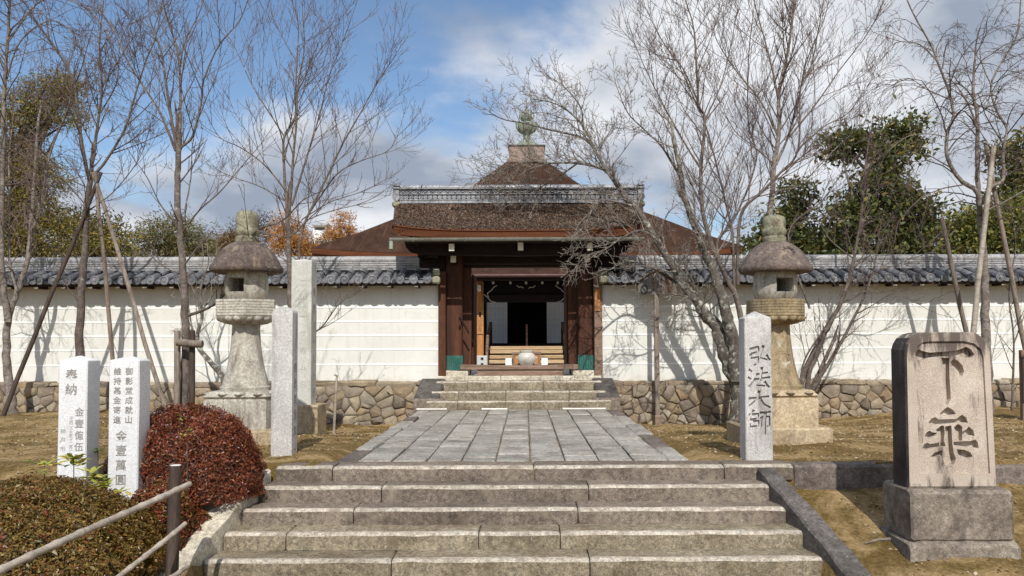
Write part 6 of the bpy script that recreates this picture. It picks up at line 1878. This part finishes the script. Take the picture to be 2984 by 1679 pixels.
# -- weeping tree at the right
t = Tree('weeping_cherry', 'drooping bare cherry with curved limbs propped up behind the stele', T10D, 10, M['bark_pale'], M['twig'], rs=1.25, droop=.55, dens=.95, kink=.13)
t.limb([(2876, 1160), (2872, 976), (2870, 836), (2866, 725), (2853, 609), (2848, 493), (2848, 348), (2836, 261), (2842, 160)], .095, .022, (0, .2), True, (.55, 1), 1.1)
t.limb([(2855, 600), (2845, 556), (2796, 522), (2761, 458), (2761, 388), (2778, 342), (2767, 272), (2732, 180), (2714, 133), (2668, 52), (2639, -10)], .05, .014, (0, -.3), L=1.2)
t.limb([(2850, 380), (2820, 300), (2780, 240)], .028, .01, (.1, .5), L=1.0)
t.limb([(2860, 590), (2888, 545), (2923, 522), (2923, 435), (2935, 377), (2906, 325), (2888, 249), (2923, 174), (2964, 99), (2975, -10)], .046, .014, (0, .4), L=1.2)
t.limb([(2868, 640), (2877, 614), (2923, 591), (2984, 556), (3050, 520)], .03, .012, (0, -.3), L=.9)
t.limb([(2732, 180), (2680, 130), (2620, 120), (2560, 100)], .016, .006, (-.2, -.6), L=1.0)
t.limb([(2767, 290), (2700, 260), (2650, 230), (2600, 250)], .016, .006, (-.2, .4), L=1.0)
t.limb([(2764, 400), (2700, 390), (2640, 400), (2590, 440)], .014, .005, (-.2, -.5), L=.9)
t.limb([(2890, 250), (2860, 180), (2860, 120), (2900, 70)], .018, .007, (.2, .6), L=1.0)
t.done()
# -- shrubby bare stems at the far right
t = Tree('bare_sapling', 'thin bare sapling stems beside the dark wooden post', 17.2, 12, M['bark'], M['twig'], rs=1.1, dens=.8)
t.limb([(2950, 1170), (2955, 1000), (2940, 850), (2960, 720), (2950, 640)], .03, .01, (0, 0), True, (.3, 1), .8)
t.limb([(2955, 1000), (2990, 900), (3000, 800)], .02, .008, (0, .3), L=.8)
t.done()


# ================================================================== EVERGREENS BEYOND THE WALL
def crown_tree(name, label, d, blobs, trunk_px, tr, n, L, asp, pal, wts, seed, droop=.2, group='evergreens beyond the wall', dep=1.0, clump=.34, bark='bark'):
    """tree whose crown is made of many leaves gathered in clumps; blobs are (px, py, rx, ry) in photograph pixels at distance d"""
    rs = np.random.RandomState(seed); k = d / 2400.0
    base = at(trunk_px[0][0], trunk_px[0][1], d); root = (base.x, d, .5)
    e = empty(name, root, label, 'tree', group)
    P = [Vector((base.x, d, .4))] + [at(x, y, d) for x, y in trunk_px]
    Q, rr = catmull(P, [tr * (1.15 - .75 * i / (len(P) - 1)) for i in range(len(P))])
    tb = MB().tube(Q, rr, 8)
    areas = np.array([b[2] * b[3] for b in blobs], float); areas /= areas.sum()
    VV = []; CC = []
    for b, f in zip(blobs, areas):
        c0 = at(b[0], b[1], d); rad = np.array([b[2] * k, (b[2] + b[3]) / 2 * k * dep, b[3] * k])
        m = max(5, int(f * n / 46)); v = rs.normal(0, 1, (m, 3)); v /= np.linalg.norm(v, axis=1)[:, None]
        rr_ = rs.uniform(.25, 1, m) ** .5
        cent = np.array(c0) + v * rad * rr_[:, None]
        # limbs to some clumps
        for q in cent[::7]:
            a = Q[int(rs.randint(len(Q) // 3, len(Q)))]; mid = (Vector(q) + a) / 2 + Vector((0, 0, -.1))
            tb.tube([a, mid, Vector(q)], [tr * .28, tr * .18, .012], 5)
        nl = int(f * n / m)
        cs = clump * rs.uniform(.6, 1.3, m)
        pts = np.repeat(cent, nl, 0) + rs.normal(0, 1, (m * nl, 3)) * np.repeat(cs, nl)[:, None] * np.array([1, 1, .6])
        out = np.repeat(v, nl, 0) * .7 + rs.normal(0, .7, (m * nl, 3)) + np.array([0, 0, -droop])
        out /= np.linalg.norm(out, axis=1)[:, None]
        sd = np.cross(out, rs.normal(0, 1, out.shape)); sd /= np.linalg.norm(sd, axis=1)[:, None]
        l = L * rs.uniform(.6, 1.3, len(pts))
        A = out * l[:, None]; B = sd * (l * asp)[:, None]
        VV.append(np.stack([pts, pts + A * .45 + B, pts + A, pts + A * .45 - B], 1))
        tone = np.repeat(rs.uniform(.72, 1.3, m), nl)
        pick = rs.choice(len(pal), len(pts), p=wts)
        CC.append(np.array(pal)[pick] * (tone * rs.uniform(.75, 1.25, len(pts)))[:, None])
    child(tb, 'trunk', M[bark], e, 60)
    stuff(under(quads('crown', np.concatenate(VV), np.clip(np.concatenate(CC), 0, 1), M['needle']), e))
    return e


GRN = [(.068, .085, .022), (.10, .115, .030), (.16, .15, .040), (.30, .21, .06), (.045, .058, .018)]
gw = [.32, .28, .16, .08, .16]
crown_tree('evergreen_tree', 'tall dark glossy evergreen with forked crown behind the wall near the tan lantern', 25, [(2590, 440, 45, 85), (2490, 430, 60, 42), (2430, 425, 32, 22), (2560, 560, 90, 55), (2640, 620, 75, 70), (2480, 640, 80, 55), (2645, 375, 26, 48), (2655, 430, 22, 30), (2600, 700, 100, 45), (2430, 715, 70, 34), (2690, 690, 50, 45)],
           [(2505, 740), (2512, 640), (2520, 540), (2545, 440), (2580, 380)], .2, 15000, .19, .22, GRN, gw, 1, bark='bark_pale', clump=.24)
crown_tree('evergreen_tree', 'lower dark evergreen filling the gap behind the slender cherry', 27, [(2330, 570, 42, 42), (2300, 650, 70, 45), (2225, 700, 50, 36), (2380, 705, 60, 36), (2290, 715, 70, 25)], [(2310, 740), (2315, 640), (2320, 560)], .16, 6000, .18, .22, GRN, gw, 2, clump=.24)
crown_tree('evergreen_tree', 'bushy yellow-green evergreen behind the weeping tree', 24, [(2840, 660, 75, 45), (2925, 700, 90, 45), (2785, 715, 50, 32), (2965, 620, 50, 42)], [(2850, 745), (2850, 690), (2860, 640)], .15, 9000, .15, .24, [(.12, .13, .026), (.17, .17, .036), (.26, .24, .055), (.07, .09, .02), (.30, .23, .055)], [.3, .28, .16, .18, .08], 3)
crown_tree('evergreen_tree', 'dark evergreen rising behind the limbs of the weeping tree', 29, [(2965, 445, 42, 52), (3010, 540, 70, 60), (2975, 560, 40, 40), (2990, 640, 60, 40)], [(2990, 740), (2985, 620), (2975, 480)], .18, 7000, .19, .22, [(.085, .09, .024), (.13, .13, .032), (.17, .13, .045), (.05, .065, .018), (.23, .17, .045)], gw, 4)
CON = [(.21, .165, .035), (.29, .22, .045), (.13, .125, .028), (.34, .24, .05), (.075, .08, .02)]
cw = [.3, .24, .2, .1, .16]
crown_tree('conifer_tree', 'tall golden-green conifer behind the wall at the weeping cherry', 24, [(60, 330, 85, 70), (150, 270, 70, 50), (200, 340, 45, 35), (30, 470, 80, 80), (110, 520, 80, 60), (60, 620, 120, 70), (150, 690, 110, 70), (30, 740, 110, 50), (190, 250, 45, 35)],
           [(40, 745), (50, 600), (60, 450), (90, 300)], .22, 38000, .11, .13, CON, cw, 5, clump=.24, bark='bark_dark')
crown_tree('conifer_tree', 'lower golden-brown conifer beside the tall golden-green conifer', 27, [(240, 680, 70, 75), (320, 700, 70, 60), (290, 740, 110, 30)], [(270, 745), (270, 690)], .14, 8000, .15, .13, CON, cw, 6, clump=.28, bark='bark_dark')
crown_tree('pine_tree', 'round-topped green pine behind the wall left of the lantern', 33, [(500, 680, 100, 52), (460, 720, 100, 40), (560, 710, 70, 45), (500, 750, 140, 25)], [(500, 760), (500, 700)], .2, 12000, .17, .10, [(.125, .115, .036), (.17, .15, .05), (.21, .165, .065), (.08, .08, .026)], [.35, .3, .15, .2], 7, clump=.3, bark='bark_dark')
ORG = [(.44, .18, .03), (.54, .26, .05), (.33, .125, .025), (.58, .33, .08), (.24, .12, .03)]
ow = [.3, .25, .2, .13, .12]
crown_tree('autumn_cypress', 'orange-brown conifer behind the tallest inscribed pillar', 46, [(840, 645, 22, 30), (860, 690, 42, 36), (815, 695, 28, 38), (840, 730, 60, 26), (890, 712, 26, 30)], [(850, 750), (850, 660)], .2, 7000, .16, .12, ORG, ow, 8, clump=.26, group='orange conifers far behind the wall')
crown_tree('autumn_cypress', 'spire-shaped orange conifer just left of the hall roof', 48, [(985, 640, 14, 24), (985, 675, 28, 25), (1012, 650, 20, 28), (1005, 690, 45, 30), (960, 700, 28, 25), (1040, 695, 24, 22)], [(1000, 745), (990, 660)], .2, 5000, .16, .12, ORG, ow, 9, clump=.2, group='orange conifers far behind the wall')
crown_tree('autumn_cypress', 'low orange-brown conifer behind the pale lantern roof', 50, [(690, 715, 40, 30), (640, 725, 40, 25)], [(680, 750), (680, 720)], .2, 3000, .22, .14, [(.22, .11, .03), (.16, .09, .03), (.10, .08, .03)], [.4, .3, .3], 10, clump=.4, group='orange conifers far behind the wall')
crown_tree('conifer_tree', 'dusky bare-looking thicket tree on the slope behind the pale lantern', 60, [(730, 690, 70, 45), (770, 660, 45, 35), (680, 720, 60, 30)], [(730, 750), (730, 690)], .2, 5000, .22, .12, [(.10, .07, .05), (.14, .095, .07), (.07, .05, .04)], [.4, .3, .3], 11, clump=.5)


crown_tree('conifer_tree', 'dusky brown thicket tree just left of the hall roof below the white house', 62, [(930, 725, 50, 32), (955, 735, 40, 24), (900, 740, 40, 20)], [(930, 750), (930, 720)], .2, 5000, .24, .12, [(.12, .085, .05), (.17, .12, .07), (.08, .065, .04)], [.4, .3, .3], 12, clump=.4)


# ---- a white house on the far slope
def far_house():
    d = 210; a = at(914, 668, d); b = at(946, 657, d)
    e = empty('house', ((a.x + b.x) / 2, d, .5), 'small white house far away on the slope beside the orange conifer', 'house')
    child(MB().box(a.x, b.x, d, d + 6, .4, b.z), 'wall', M['signwhite'], e)
    child(MB().prism_yz(a.x - .4, b.x + .4, [(d - .6, b.z - .1), (d + 3, b.z + 1.1), (d + 6.6, b.z - .1)]), 'roof', M['ridge_tile'], e)
    for i in range(4):
        x = a.x + (b.x - a.x) * (i + .3) / 4.2; child(MB().box(x, x + .7, d - .03, d + .05, b.z - 1.2, b.z - .5), 'window', M['ink_black'], e)


far_house()
